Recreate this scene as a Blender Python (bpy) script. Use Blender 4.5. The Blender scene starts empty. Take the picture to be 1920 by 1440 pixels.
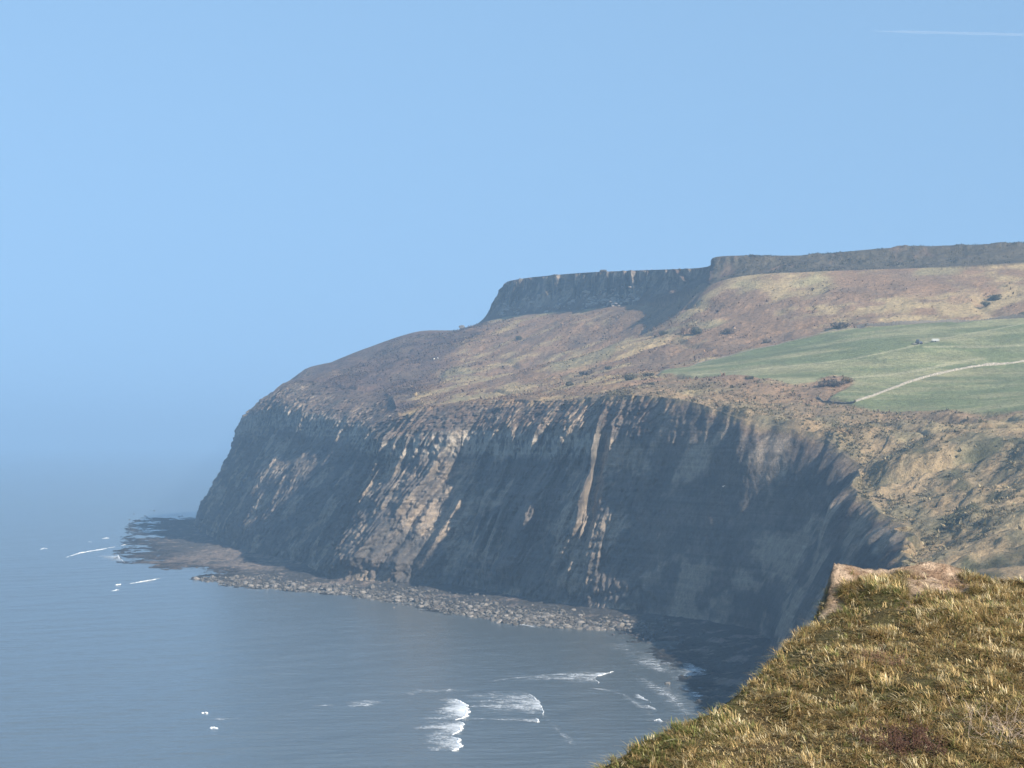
import bpy, bmesh, math, random
import numpy as np
from mathutils import Vector, Matrix

sc = bpy.context.scene
R = math.radians

# ------------------------------------------------------------------ camera
CAM_H = 90.0
F = 4158.0                      # focal length in photograph pixels (1920 wide)
HORIZON = 825.0
PITCH = math.atan((HORIZON - 720.0) / F)
cam = bpy.data.cameras.new('camera')
cam_o = bpy.data.objects.new('camera', cam)
sc.collection.objects.link(cam_o)
cam.sensor_width = 36.0
cam.lens = 36.0 * F / 1920.0
cam.clip_start = 0.5
cam.clip_end = 200000.0
cam_o.location = (0, 0, CAM_H)
cam_o.rotation_euler = (math.pi / 2 + PITCH, 0, 0)
sc.camera = cam_o

# ------------------------------------------------------------------ light
SUN_AZ, SUN_EL = 142.0, 26.5
world = bpy.data.worlds.new('World')
sc.world = world
world.use_nodes = True
wn = world.node_tree.nodes
sky = wn.new('ShaderNodeTexSky')
sky.sky_type = 'NISHITA'
sky.sun_disc = False
sky.sun_elevation = R(SUN_EL)
sky.sun_rotation = R(SUN_AZ)
sky.air_density = 0.9
sky.dust_density = 0.0
sky.ozone_density = 1.8
# hazy day: the clear sky's bright yellowish rim is left out by looking the sky up a little higher
_tc = wn.new('ShaderNodeTexCoord'); _sx = wn.new('ShaderNodeSeparateXYZ'); _cx = wn.new('ShaderNodeCombineXYZ'); _mz = wn.new('ShaderNodeMapRange')
_wl = world.node_tree.links
_wl.new(_tc.outputs['Generated'], _sx.inputs[0]); _wl.new(_sx.outputs[2], _mz.inputs[0])
_mz.inputs[1].default_value = 0.0; _mz.inputs[2].default_value = 1.0; _mz.inputs[3].default_value = 0.50; _mz.inputs[4].default_value = 1.0
_wl.new(_sx.outputs[0], _cx.inputs[0]); _wl.new(_sx.outputs[1], _cx.inputs[1]); _wl.new(_mz.outputs[0], _cx.inputs[2])
_nv = wn.new('ShaderNodeVectorMath'); _nv.operation = 'NORMALIZE'; _wl.new(_cx.outputs[0], _nv.inputs[0]); _wl.new(_nv.outputs[0], sky.inputs[0])
wn['Background'].inputs['Strength'].default_value = 0.142
_tint = wn.new('ShaderNodeVectorMath'); _tint.operation = 'MULTIPLY'; _tint.inputs[1].default_value = (1.06, 1.07, 0.93)
_wl.new(sky.outputs[0], _tint.inputs[0]); _wl.new(_tint.outputs[0], wn['Background'].inputs['Color'])
sl = bpy.data.lights.new('sun', 'SUN')
sl.energy = 5.0
sl.angle = R(0.5)
sl.color = (1.0, 0.90, 0.76)
sun_o = bpy.data.objects.new('sun', sl)
sc.collection.objects.link(sun_o)
_sd = Vector((math.sin(R(SUN_AZ)) * math.cos(R(SUN_EL)), math.cos(R(SUN_AZ)) * math.cos(R(SUN_EL)), math.sin(R(SUN_EL))))
sun_o.rotation_euler = _sd.to_track_quat('Z', 'Y').to_euler()
sun_o.location = (0, 0, 600)
sc.view_settings.view_transform = 'Standard'
sc.view_settings.look = 'None'
sc.view_settings.exposure = 1.13
sc.view_settings.gamma = 1.0
sc.render.engine = 'CYCLES'
sc.cycles.use_denoising = True
sc.cycles.max_bounces = 5
sc.cycles.diffuse_bounces = 2
sc.cycles.glossy_bounces = 2
sc.cycles.volume_bounces = 1
sc.cycles.transparent_max_bounces = 12

HAZE_DENSITY = 0.00018
HAZE_COLOR = (0.46, 0.70, 0.96)
HAZE_G = 0.25

# ------------------------------------------------------------------ helpers
cp, sp = math.cos(PITCH), math.sin(PITCH)


def ray(px, py):
    x = (px - 960.0) / F
    u = (720.0 - py) / F
    return x, cp - u * sp, sp + u * cp


def at(px, py, d):
    """world point seen in the photograph at (px, py) and d metres away along +Y"""
    x, y, z = ray(px, py)
    return (x / y * d, d, CAM_H + z / y * d)


def sea(px, py, z=0.0):
    x, y, zz = ray(px, py)
    t = (z - CAM_H) / zz
    return (x * t, y * t, z)


def _hash(ix, iy, iz, seed):
    h = (ix * np.uint32(374761393) + iy * np.uint32(668265263) + iz * np.uint32(2147483647 - 5000011) + np.uint32((seed * 974634777) & 0xffffffff))
    h = (h ^ (h >> np.uint32(13))) * np.uint32(1274126177)
    h = h ^ (h >> np.uint32(16))
    h = h * np.uint32(2246822519)
    h = h ^ (h >> np.uint32(15))
    return h.astype(np.float32) * np.float32(2.0 / 4294967295.0) - np.float32(1.0)


def noise3(x, y, z, seed=0):
    x = np.asarray(x, dtype=np.float32); y = np.asarray(y, dtype=np.float32); z = np.asarray(z, dtype=np.float32)
    x, y, z = np.broadcast_arrays(x, y, z)
    fx, fy, fz = np.floor(x), np.floor(y), np.floor(z)
    ix = fx.astype(np.int64).astype(np.uint32); iy = fy.astype(np.int64).astype(np.uint32); iz = fz.astype(np.int64).astype(np.uint32)
    tx, ty, tz = x - fx, y - fy, z - fz
    tx = tx * tx * tx * (tx * (tx * 6 - 15) + 10); ty = ty * ty * ty * (ty * (ty * 6 - 15) + 10); tz = tz * tz * tz * (tz * (tz * 6 - 15) + 10)
    o = np.uint32(1)
    def L(a, b, t): return a + (b - a) * t
    c00 = L(_hash(ix, iy, iz, seed), _hash(ix + o, iy, iz, seed), tx)
    c10 = L(_hash(ix, iy + o, iz, seed), _hash(ix + o, iy + o, iz, seed), tx)
    c01 = L(_hash(ix, iy, iz + o, seed), _hash(ix + o, iy, iz + o, seed), tx)
    c11 = L(_hash(ix, iy + o, iz + o, seed), _hash(ix + o, iy + o, iz + o, seed), tx)
    return L(L(c00, c10, ty), L(c01, c11, ty), tz)


def noise2(x, y, seed=0):
    return noise3(x, y, np.float32(0.5), seed)


def fbm2(x, y, octv=4, seed=0, gain=0.5):
    s = 0; a = 1.0; n = 0
    for k in range(octv):
        s = s + a * noise2(x * 2.03 ** k + 17.3 * k, y * 2.03 ** k - 9.1 * k, seed + k); n += a; a *= gain
    return s / n


def fbm3(x, y, z, octv=4, seed=0, gain=0.5):
    s = 0; a = 1.0; n = 0
    for k in range(octv):
        s = s + a * noise3(x * 2.03 ** k + 17.3 * k, y * 2.03 ** k - 9.1 * k, z * 2.03 ** k + 5.7 * k, seed + k); n += a; a *= gain
    return s / n


def smooth(a, b, x):
    t = np.clip((x - a) / (b - a), 0, 1)
    return t * t * (3 - 2 * t)


def tps(pts, lam=0.0):
    """thin plate spline through (x, y, z) landmarks"""
    P = np.array(pts, dtype=np.float64)
    sc_ = 1000.0
    X = P[:, :2] / sc_
    n = len(X)
    d = np.hypot(X[:, None, 0] - X[None, :, 0], X[:, None, 1] - X[None, :, 1])
    K = np.where(d > 0, d * d * np.log(np.maximum(d, 1e-12)), 0) + lam * np.eye(n)
    Q = np.hstack([np.ones((n, 1)), X])
    A = np.zeros((n + 3, n + 3)); A[:n, :n] = K; A[:n, n:] = Q; A[n:, :n] = Q.T
    w = np.linalg.solve(A, np.concatenate([P[:, 2], np.zeros(3)]))

    def f(x, y):
        x = np.asarray(x, dtype=np.float64) / sc_; y = np.asarray(y, dtype=np.float64) / sc_
        out = w[n] + w[n + 1] * x + w[n + 2] * y
        for i in range(n):
            d2 = (x - X[i, 0]) ** 2 + (y - X[i, 1]) ** 2
            out = out + w[i] * 0.5 * d2 * np.log(np.maximum(d2, 1e-18))
        return out
    return f


def pchip(t, y, q):
    """smooth monotone interpolation of rows y at t, evaluated at q"""
    t = np.asarray(t, float); y = np.asarray(y, float)
    if y.ndim == 1: y = y[:, None]
    h = np.diff(t)[:, None]; dl = np.diff(y, axis=0) / h
    m = np.zeros_like(y)
    a, b = dl[:-1], dl[1:]
    w1, w2 = 2 * h[1:] + h[:-1], h[1:] + 2 * h[:-1]
    with np.errstate(divide='ignore', invalid='ignore'):
        hm = (w1 + w2) / (w1 / a + w2 / b)
    m[1:-1] = np.where(a * b > 0, hm, 0)
    m[0] = dl[0]; m[-1] = dl[-1]
    i = np.clip(np.searchsorted(t, q, side='right') - 1, 0, len(t) - 2)
    hh = h[i]; s = ((q - t[i])[:, None]) / hh
    return ((1 + 2 * s) * (1 - s) ** 2 * y[i] + s * (1 - s) ** 2 * hh * m[i] + s * s * (3 - 2 * s) * y[i + 1] + s * s * (s - 1) * hh * m[i + 1])


def catmull(t, y, q):
    t = np.asarray(t, float); y = np.asarray(y, float)
    m = np.gradient(y, t, axis=0)
    i = np.clip(np.searchsorted(t, q, side='right') - 1, 0, len(t) - 2)
    h = (t[i + 1] - t[i])[:, None]; s = ((q - t[i])[:, None]) / h
    return ((1 + 2 * s) * (1 - s) ** 2 * y[i] + s * (1 - s) ** 2 * h * m[i] + s * s * (3 - 2 * s) * y[i + 1] + s * s * (s - 1) * h * m[i + 1])


def tag(o, label=None, cat=None, group=None, kind=None):
    if label: o['label'] = label
    if cat: o['category'] = cat
    if group: o['group'] = group
    if kind: o['kind'] = kind
    return o


def link(o, parent=None):
    sc.collection.objects.link(o)
    if parent: o.parent = parent
    return o


def mesh_np(name, verts, faces, mat, attrs=None, smooth_shade=True, parent=None):
    """one mesh object from numpy arrays; attrs: name -> (N,3|4) colour or (N,) float"""
    verts = np.ascontiguousarray(verts, dtype=np.float32).reshape(-1, 3)
    faces = np.asarray(faces, dtype=np.int32)
    me = bpy.data.meshes.new(name)
    n = len(faces); k = faces.shape[1]
    me.vertices.add(len(verts)); me.vertices.foreach_set('co', verts.ravel())
    me.loops.add(n * k); me.loops.foreach_set('vertex_index', faces.ravel())
    me.polygons.add(n)
    me.polygons.foreach_set('loop_start', np.arange(0, n * k, k, dtype=np.int32))
    me.polygons.foreach_set('use_smooth', np.full(n, smooth_shade, dtype=bool))
    me.update(calc_edges=True)
    for an, av in (attrs or {}).items():
        av = np.asarray(av, dtype=np.float32)
        if av.ndim == 1:
            a = me.attributes.new(an, 'FLOAT', 'POINT'); a.data.foreach_set('value', av)
        else:
            if av.shape[1] == 3: av = np.hstack([av, np.ones((len(av), 1), np.float32)])
            a = me.attributes.new(an, 'FLOAT_COLOR', 'POINT'); a.data.foreach_set('color', np.ascontiguousarray(av).ravel())
    me.materials.append(mat)
    return link(bpy.data.objects.new(name, me), parent)


def grid_faces(nu, nv):
    i = np.arange(nu * nv, dtype=np.int32).reshape(nu, nv)
    return np.stack([i[:-1, :-1], i[1:, :-1], i[1:, 1:], i[:-1, 1:]], -1).reshape(-1, 4)


def grid_normals(P):
    du = np.gradient(P, axis=0); dv = np.gradient(P, axis=1)
    n = np.cross(du, dv)
    return n / np.maximum(np.linalg.norm(n, axis=-1, keepdims=True), 1e-9)


# ------------------------------------------------------------------ materials
class NT:
    def __init__(s, name):
        s.m = bpy.data.materials.new(name); s.m.use_nodes = True
        s.t = s.m.node_tree; s.n = s.t.nodes; s.b = s.n['Principled BSDF']; s.out = s.n['Material Output']
        s.b.inputs['Specular IOR Level'].default_value = 0.15
        s.b.inputs['Roughness'].default_value = 0.9

    def new(s, typ, **kw):
        nd = s.n.new(typ)
        for k, v in kw.items(): setattr(nd, k, v)
        return nd

    def put(s, sock, v):
        if hasattr(v, 'is_output') or isinstance(v, bpy.types.NodeSocket): s.t.links.new(v, sock)
        else: sock.default_value = v

    def coord(s):
        return s.new('ShaderNodeTexCoord').outputs['Object']

    def noise(s, scale, detail=4, rough=0.55, vec=None, dist=0.0, out=0):
        nd = s.new('ShaderNodeTexNoise')
        nd.inputs['Scale'].default_value = scale; nd.inputs['Detail'].default_value = detail
        nd.inputs['Roughness'].default_value = rough; nd.inputs['Distortion'].default_value = dist
        s.put(nd.inputs['Vector'], vec if vec is not None else s.coord())
        return nd.outputs[out]

    def mapping(s, vec, scale=(1, 1, 1), rot=(0, 0, 0)):
        nd = s.new('ShaderNodeMapping'); nd.inputs['Scale'].default_value = scale; nd.inputs['Rotation'].default_value = rot
        s.put(nd.inputs['Vector'], vec); return nd.outputs[0]

    def math(s, op, a, b=0.0, c=0.0, clamp=False):
        nd = s.new('ShaderNodeMath', operation=op, use_clamp=clamp)
        s.put(nd.inputs[0], a); s.put(nd.inputs[1], b); s.put(nd.inputs[2], c); return nd.outputs[0]

    def rng(s, v, a, b, c, d):
        nd = s.new('ShaderNodeMapRange'); s.put(nd.inputs[0], v)
        for i, q in enumerate((a, b, c, d)): s.put(nd.inputs[i + 1], q)
        return nd.outputs[0]

    def mix(s, fac, a, b, mode='MIX'):
        nd = s.new('ShaderNodeMix', data_type='RGBA', blend_type=mode)
        s.put(nd.inputs[0], fac)
        for q, v in ((6, a), (7, b)):
            s.put(nd.inputs[q], (*v, 1.0) if isinstance(v, tuple) and len(v) == 3 else v)
        return nd.outputs[2]

    def attr(s, name, out='Color'):
        nd = s.new('ShaderNodeAttribute', attribute_name=name); return nd.outputs[out]

    def bump(s, h, strength, dist=1.0, prev=None):
        nd = s.new('ShaderNodeBump'); s.put(nd.inputs['Strength'], strength); s.put(nd.inputs['Distance'], dist); s.put(nd.inputs['Height'], h)
        if prev is not None: s.put(nd.inputs['Normal'], prev)
        return nd.outputs[0]

    def scalecol(s, col, fac):
        nd = s.new('ShaderNodeVectorMath', operation='SCALE'); s.put(nd.inputs[0], col); s.put(nd.inputs['Scale'], fac); return nd.outputs[0]


def land_material():
    s = NT('land')
    col = s.attr('Col'); rock = s.attr('rock', 'Fac')
    co = s.coord()
    n1 = s.noise(0.35, 5, 0.65, co); n2 = s.noise(1.6, 4, 0.7, co); n3 = s.noise(0.05, 3, 0.5, co)
    v = s.math('ADD', s.rng(n1, 0.3, 0.7, 0.66, 1.34), s.rng(n2, 0.3, 0.7, -0.22, 0.22))
    v = s.math('MULTIPLY', v, s.rng(n3, 0.3, 0.7, 0.85, 1.15))
    # thin beds of rock, nearly level
    st = s.noise(1.0, 4, 0.7, s.mapping(co, (0.004, 0.004, 0.45), (0.02, 0.015, 0)))
    st2 = s.noise(1.0, 3, 0.6, s.mapping(co, (0.02, 0.02, 1.7), (0.02, 0.015, 0)))
    sv = s.math('MULTIPLY', s.rng(st, 0.3, 0.7, 0.8, 1.2), s.rng(st2, 0.3, 0.7, 0.92, 1.08))
    sv = s.rng(rock, 0, 1, 1.0, sv)
    s.put(s.b.inputs['Base Color'], s.scalecol(col, s.math('MULTIPLY', v, sv)))
    b = s.bump(n1, 0.8, 2.2)
    b = s.bump(n2, 0.7, 0.8, b)
    s.put(s.b.inputs['Normal'], b)
    return s.m


def simple(name, col, var=0.25, scale=2.0, bump=0.3, dist=0.1, rough=0.85, spec=0.2, metal=0.0):
    s = NT(name)
    n = s.noise(scale, 5, 0.65)
    s.put(s.b.inputs['Base Color'], s.scalecol(s.mix(0.0, col, col), s.rng(n, 0.25, 0.75, 1 - var, 1 + var)))
    s.b.inputs['Roughness'].default_value = rough; s.b.inputs['Specular IOR Level'].default_value = spec; s.b.inputs['Metallic'].default_value = metal
    if bump: s.put(s.b.inputs['Normal'], s.bump(n, bump, dist))
    return s.m


def sea_material():
    s = NT('sea_water')
    co = s.coord()
    s.b.inputs['Base Color'].default_value = (0.088, 0.10, 0.10, 1)
    s.b.inputs['IOR'].default_value = 1.333
    s.b.inputs['Specular IOR Level'].default_value = 0.5
    s.b.inputs['Roughness'].default_value = 0.2
    n1 = s.noise(1.0, 3, 0.55, s.mapping(co, (0.10, 0.22, 0.2), (0, 0, 0.35)), 0.6)
    n2 = s.noise(1.0, 4, 0.6, s.mapping(co, (0.45, 0.8, 0.5), (0, 0, 0.2)))
    b = s.bump(n1, 0.35, 1.0)
    b = s.bump(n2, 0.45, 0.4, b)
    s.put(s.b.inputs['Normal'], b)
    return s.m


M_land = land_material()
M_sea = sea_material()
M_boulder = simple('boulder_rock', (0.115, 0.104, 0.092), 0.55, 0.9, 0.5, 0.3)
_b = M_boulder.node_tree; _oi = _b.nodes.new('ShaderNodeObjectInfo'); _mr = _b.nodes.new('ShaderNodeMapRange'); _mr.inputs[3].default_value = .45; _mr.inputs[4].default_value = 1.75
_b.links.new(_oi.outputs['Random'], _mr.inputs[0]); _sc = _b.nodes.new('ShaderNodeVectorMath'); _sc.operation = 'SCALE'
_src = _b.nodes['Principled BSDF'].inputs['Base Color'].links[0].from_socket; _b.links.new(_src, _sc.inputs[0]); _b.links.new(_mr.outputs[0], _sc.inputs['Scale']); _b.links.new(_sc.outputs[0], _b.nodes['Principled BSDF'].inputs['Base Color'])
M_shingle = simple('shingle_rock', (0.105, 0.096, 0.084), 0.8, 0.33, 0.5, 0.3)
M_scree = simple('scree_rock', (0.30, 0.25, 0.21), 0.3, 0.9, 0.5, 0.3)

# ------------------------------------------------------------------ the headland
def bsea(px, py, z=3.0): return sea(px, py, z)[:2]
# shelf edge, cliff base, rim (x, y, z), escarpment foot, escarpment top, far inland point
ST = [
    # S                    B                     R                      F                      T                       I
    ((5, 230),            (30, 240),            (75, 250, 48),         (520, 400, 110),       (560, 410, 150),        (760, 450, 150)),
    ((40, 450),           (70, 450),            (112, 460, 48),        (620, 800, 160),       (660, 830, 200),        (760, 900, 200)),
    ((60, 600),           (90, 615),            (122, 640, 49),        (620, 1100, 200),      (660, 1140, 240),       (760, 1250, 240)),
    ((65, 700),           (96, 705),            at(1700, 1055, 700),   (610, 1350, 225),      (640, 1400, 250),       (740, 1550, 240)),
    ((65, 788),           (102, 800),           at(1690, 990, 800),    (570, 1500, 230),      (600, 1560, 255),       (720, 1800, 240)),
    ((63, 880),           (106, 905),           at(1603, 915, 930),    (540, 1640, 235),      (565, 1700, 258),       (700, 2000, 240)),
    ((60, 935),           (112, 962),           at(1612, 873, 985),    (490, 1740, 236),      (510, 1800, 260),       (650, 2200, 240)),
    ((54, 1000),          (110, 1010),           at(1530, 815, 1040),   at(2000, 487, 1610),   at(2010, 452, 1680),    (590, 2350, 240)),
    ((46, 1040),          (100, 1041),     at(1400, 788, 1090),   at(1690, 504, 1640),   at(1700, 463, 1710),    (470, 2600, 240)),
    ((28, 1062),          (77, 1090),     at(1290, 752, 1150),   at(1495, 511, 1665),   at(1505, 478, 1730),    (370, 2700, 240)),
    ((6, 1082),           (42, 1144),           at(1150, 742, 1240),   at(1342, 530, 1700),   at(1348, 481, 1752),    (290, 2750, 238)),
    ((-4, 1100),          (31, 1168),           at(1110, 745, 1270),   at(1312, 534, 1752),   at(1321, 501, 1795),    (270, 2760, 235)),
    (sea(850, 1150)[:2],  (3, 1224),            at(1020, 752, 1340),   at(1185, 572, 1910),   at(1195, 507, 1960),    (210, 2800, 235)),
    (sea(730, 1128)[:2],  bsea(860, 1101),      at(900, 752, 1425),    at(1078, 582, 2055),   at(1085, 512, 2100),    (140, 2800, 230)),
    (sea(620, 1113)[:2],  bsea(722, 1094),      at(797, 762, 1472),    at(966, 592, 2205),    at(969, 524, 2245),     (80, 2800, 220)),
    (sea(450, 1100)[:2],  bsea(618, 1087),      at(757, 780, 1500),    at(926, 599, 2255),    at(941, 539, 2285),     (50, 2800, 215)),
    (sea(372, 1083)[:2],  bsea(594, 1072),      at(746, 770, 1590),    at(905, 604, 2295),    at(906, 598, 2315),     (30, 2800, 205)),
    (sea(400, 1071)[:2],  bsea(560, 1056),      at(720, 742, 1750),    at(860, 620, 2310),    at(862, 618, 2335),     (10, 2800, 190)),
    (sea(330, 1066)[:2],  bsea(490, 1041),      at(640, 727, 1870),    at(780, 624, 2320),    at(782, 622, 2345),     (-30, 2800, 170)),
    (sea(232, 1052)[:2],  bsea(430, 1024),      at(570, 713, 2000),    at(690, 652, 2330),    at(692, 651, 2355),     (-60, 2850, 150)),
    (sea(236, 1016)[:2],  bsea(392, 1005),      at(530, 725, 2120),    at(622, 679, 2360),    at(624, 678, 2385),     (-80, 2900, 130)),
    (sea(262, 974)[:2],   bsea(372, 985),       at(497, 752, 2250),    at(574, 700, 2420),    at(575, 701, 2450),     (-100, 2950, 110)),
    ((-372, 2560),        (-318, 2500),         (-238, 2460, 122),     (-205, 2570, 140),     (-200, 2600, 140),      (-110, 2970, 100)),
    ((-330, 2850),        (-270, 2760),         (-195, 2700, 120),     (-175, 2760, 125),     (-170, 2780, 125),      (-105, 2985, 95)),
    ((-180, 3180),        (-160, 3080),         (-125, 2990, 90),      (-120, 2995, 90),      (-118, 2996, 90),       (-100, 3000, 88)),
]
S = np.array([s[0] for s in ST], float); B = np.array([s[1] for s in ST], float)
RIM = np.array([s[2] for s in ST], float); FO = np.array([s[3] for s in ST], float)
TO = np.array([s[4] for s in ST], float); IN = np.array([s[5] for s in ST], float)
nst = len(ST)
# crispness of the cliff: 0 = vegetated shoulder above a rock band, 1 = one straight face with a sharp rim
STRAIGHT = np.array([1, 1, 1, 1, 1, 1, 1, .95, .7, .35, .1, .05, 0, 0, 0, 0, .1, .2, .15, .15, .2, .4, .6, .8, 1.0])
RIBS = np.array([1.5, 1.5, 1.5, 1.5, 1.5, 1.5, 1.5, 1.0, 1.0, 3.5, 7.5, 9.5, 13, 12.5, 11, 9, 5, 1.6, 2.6, 2.8, 3.2, 3, 3, 3, 3.0])

# columns per interval
cols = [0.0]
for i in range(nst - 1):
    bl = np.linalg.norm(B[i + 1] - B[i]) / 0.75
    wl = np.linalg.norm(FO[i + 1, :2] - FO[i, :2]) / (1.5 if i >= 6 else 4.0)
    if i < 3 or i >= 20: bl /= 4; wl /= 4
    n = int(max(bl, wl, 12))
    cols += list(i + (np.arange(n) + 1) / n)
U = np.array(cols); NU = len(U)
ti = np.arange(nst, dtype=float)
Su, Bu, Ru, Fu, Tu, Iu = (catmull(ti, A, U) for A in (S, B, RIM, FO, TO, IN))
stra = catmull(ti, STRAIGHT[:, None], U)[:, 0].clip(0, 1); rib = catmull(ti, RIBS[:, None], U)[:, 0].clip(0.5, 9)

LM = [tuple(r) for r in RIM] + [tuple(f) for f in FO]
LM += [at(*q) for q in [(1000, 740, 1480), (1000, 700, 1620), (1010, 645, 1900), (1150, 700, 1430), (1235, 695, 1450), (1150, 650, 1680),
                        (1640, 768, 1135), (1920, 765, 1075), (1920, 680, 1310), (1900, 594, 1470), (1500, 650, 1450), (1700, 640, 1380), (1450, 725, 1220),
                        (1800, 830, 960), (1750, 800, 1040), (1920, 900, 860), (1920, 1000, 730), (1880, 1082, 625), (1760, 960, 830), (1600, 560, 1570), (1800, 560, 1540),
                        (1400, 620, 1560), (1250, 620, 1750), (800, 690, 1930), (860, 720, 1680), (700, 690, 2010)]]
LM += [(300, 250, 55), (300, 450, 58), (330, 620, 66), (420, 900, 110)]
z_low = tps(LM, 1e-5)

NS, NC, NP, NE, NI = 60, 190, 300, 70, 30
# profiles (horizontal fraction, vertical fraction) of the cliff between base and rim
w = np.linspace(0, 1, NC)
pa = pchip([0, .08, .2, .42, .56, .66, .72, .86, 1], np.array([[0, 0], [.05, .10], [.17, .23], [.41, .48], [.57, .62], [.63, .74], [.665, .82], [.83, .92], [1, 1]]), w)
pb = pchip([0, .1, .5, .9, 1], np.array([[0, 0], [.09, .14], [.47, .55], [.87, .93], [1, 1]]), w)

rows = []     # list of (NU, 3) per row, plus masks
zone = []
def push(P, z): rows.append(P); zone.append(z)
dirS = Su - Bu; dirS /= np.linalg.norm(dirS, axis=1, keepdims=True)
BASEZ = 4.0
# shelf: from deep water up to the foot of the cliff
for k, t in enumerate(np.linspace(-0.45, 1, NS)[:-1]):
    xy = Su + (Bu - Su) * t
    z = np.where(t < 0, 9.0 * t, 0) + BASEZ * max(t, 0) ** (1.4 + 1.3 * smooth(18.5, 19.5, U)) + 0.15
    push(np.column_stack([xy, np.full(NU, z)]), 0)
for k in range(NC):
    h = pa[k, 0] * (1 - stra) + pb[k, 0] * stra; v = pa[k, 1] * (1 - stra) + pb[k, 1] * stra
    xy = Bu + (Ru[:, :2] - Bu) * h[:, None]
    push(np.column_stack([xy, BASEZ + (Ru[:, 2] - BASEZ) * v]), 1 + k / NC * 0.999)
for k in range(1, NP + 1):
    t = (k / NP); t = 0.35 * t + 0.65 * t ** 1.6
    xy = Ru[:, :2] + (Fu[:, :2] - Ru[:, :2]) * t
    push(np.column_stack([xy, z_low(xy[:, 0], xy[:, 1])]), 2 + k / NP * 0.999)
pe = pchip([0, .35, .55, .7, .85, 1], np.array([[0, 0], [.42, .24], [.68, .46], [.84, .72], [.92, .96], [1, 1]]), np.linspace(0, 1, NE + 1)[1:])
for k in range(NE):
    xy = Fu[:, :2] + (Tu[:, :2] - Fu[:, :2]) * pe[k, 0]
    push(np.column_stack([xy, Fu[:, 2] + (Tu[:, 2] - Fu[:, 2]) * pe[k, 1]]), 3 + k / NE * 0.999)
for k in range(1, NI + 1):
    t = (k / NI) ** 1.8
    xy = Tu[:, :2] + (Iu[:, :2] - Tu[:, :2]) * t
    push(np.column_stack([xy, Tu[:, 2] + (Iu[:, 2] - Tu[:, 2]) * t ** 1.3]), 4 + k / NI * 0.999)
P = np.stack(rows, axis=1)          # (NU, NV, 3)
zone = np.array(zone); NV = len(zone)
ZN = np.broadcast_to(zone[None, :], (NU, NV))
arc = np.concatenate([[0], np.cumsum(np.linalg.norm(np.diff(Bu, axis=0), axis=1))])
sarc = np.broadcast_to(arc[:, None], (NU, NV)).astype(np.float32)
uu = np.broadcast_to(U[:, None], (NU, NV))
# seaward horizontal direction
sea_d = Bu - Ru[:, :2]; sea_d = sea_d / np.linalg.norm(sea_d, axis=1, keepdims=True)
X, Y, Z = P[..., 0], P[..., 1], P[..., 2]
wc = np.clip(ZN - 1, 0, 1)                       # 0 at the cliff base, 1 at the rim
incl = ((ZN >= 1) & (ZN < 2)).astype(float)
# ribs and gullies running straight down the face
drift = wc * (8.0 + 80.0 * smooth(9, 11, uu) * (1 - .5 * smooth(15.5, 17, uu)))
q = sarc + 5 * noise2(sarc * 0.02, wc * 2.0, 3) + drift
def saw(ph, up_):
    # 0..1 asymmetric ridge: quick rise on the near flank, slow fall behind
    f = ph - np.floor(ph)
    return np.where(f < up_, f / up_, (1 - f) / (1 - up_))
env = smooth(0.02, 0.2, wc) * (1 - 0.75 * smooth(0.72, 1.0, wc))
env = np.where(ZN < 1, 0, np.where(ZN >= 2, 0.25 * (1 - smooth(2.0, 2.12, ZN)), env))
wob = 1.1 * noise2(q / 55, wc * 1.2, 11)
am1 = 0.35 + 0.65 * smooth(-.35, .25, noise2(q / 40, wc * 2.6 + 7, 16))
am2 = smooth(-.25, .35, noise2(q / 22, wc * 4 + 2, 17))
rb = 1.25 * am1 * saw(q / 54.0 + wob * .8, 0.42) + 0.80 * (1 + 1.0 * smooth(.5, .3, wc) * smooth(11.8, 12.6, uu) * smooth(15, 14.3, uu)) * am2 * saw(q / 23.0 + 1.3 * noise2(q / 30, wc * 2, 12), 0.36)
rb = rb + 0.36 * saw(q / 9.0 + 1.2 * noise2(q / 14, wc * 4, 13), 0.45) * smooth(-.4, .3, noise2(q / 12, wc * 6, 18)) - 0.75
rb = rb + 0.10 * noise2(q / 3.0, wc * 12, 14)
arc_at = lambda st: float(np.interp(st, U, arc))
mid = smooth(0.02, .12, wc)
butt = 17 * np.exp(-((q - 20 - arc_at(12.15)) / 17) ** 2) * smooth(.62, .30, wc) * mid + 13 * np.exp(-((q - 30 - arc_at(14.1)) / 26) ** 2) * mid * (1 - .5 * smooth(.7, 1, wc))
butt = butt - 9 * np.exp(-((q - 25 - arc_at(15.6)) / 45) ** 2) * mid * (1 - smooth(.85, 1, wc))
for st_, am_, wd_, w0_, w1_ in [(10.15, 8, 7, .35, .85), (10.55, 10, 9, .28, .72), (11.02, 11, 9, .22, .80), (11.3, 8, 6, .40, .75), (9.7, 9, 8, .12, .48), (11.62, 11, 8, .30, .88), (10.85, 8, 6, .05, .40),
                                (12.75, 9, 7, .03, .42), (13.2, 9, 7, .03, .36), (13.65, 10, 8, .03, .40), (17.4, 9, 9, .45, .70), (18.2, 8, 8, .25, .42), (17.0, 7, 7, .74, .9), (17.7, 7, 7, .72, .9), (18.4, 7, 6, .74, .88)]:
    wm_ = (w0_ + w1_) / 2; ctr = arc_at(st_) + float(8 + 80 * (0.5 if st_ > 17 else 1)) * wm_
    butt = butt + am_ * np.exp(-((q - ctr) / wd_) ** 2) * smooth(w0_ - .06, w0_ + .08, wc) * smooth(w1_ + .05, w1_ - .12, wc) * (.8 + .5 * noise2(q / 5, wc * 14, 160))
disp = rib[:, None] * rb * env + np.where(incl > 0, butt, 0)
band = incl * smooth(0.0, 0.1, wc)
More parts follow.
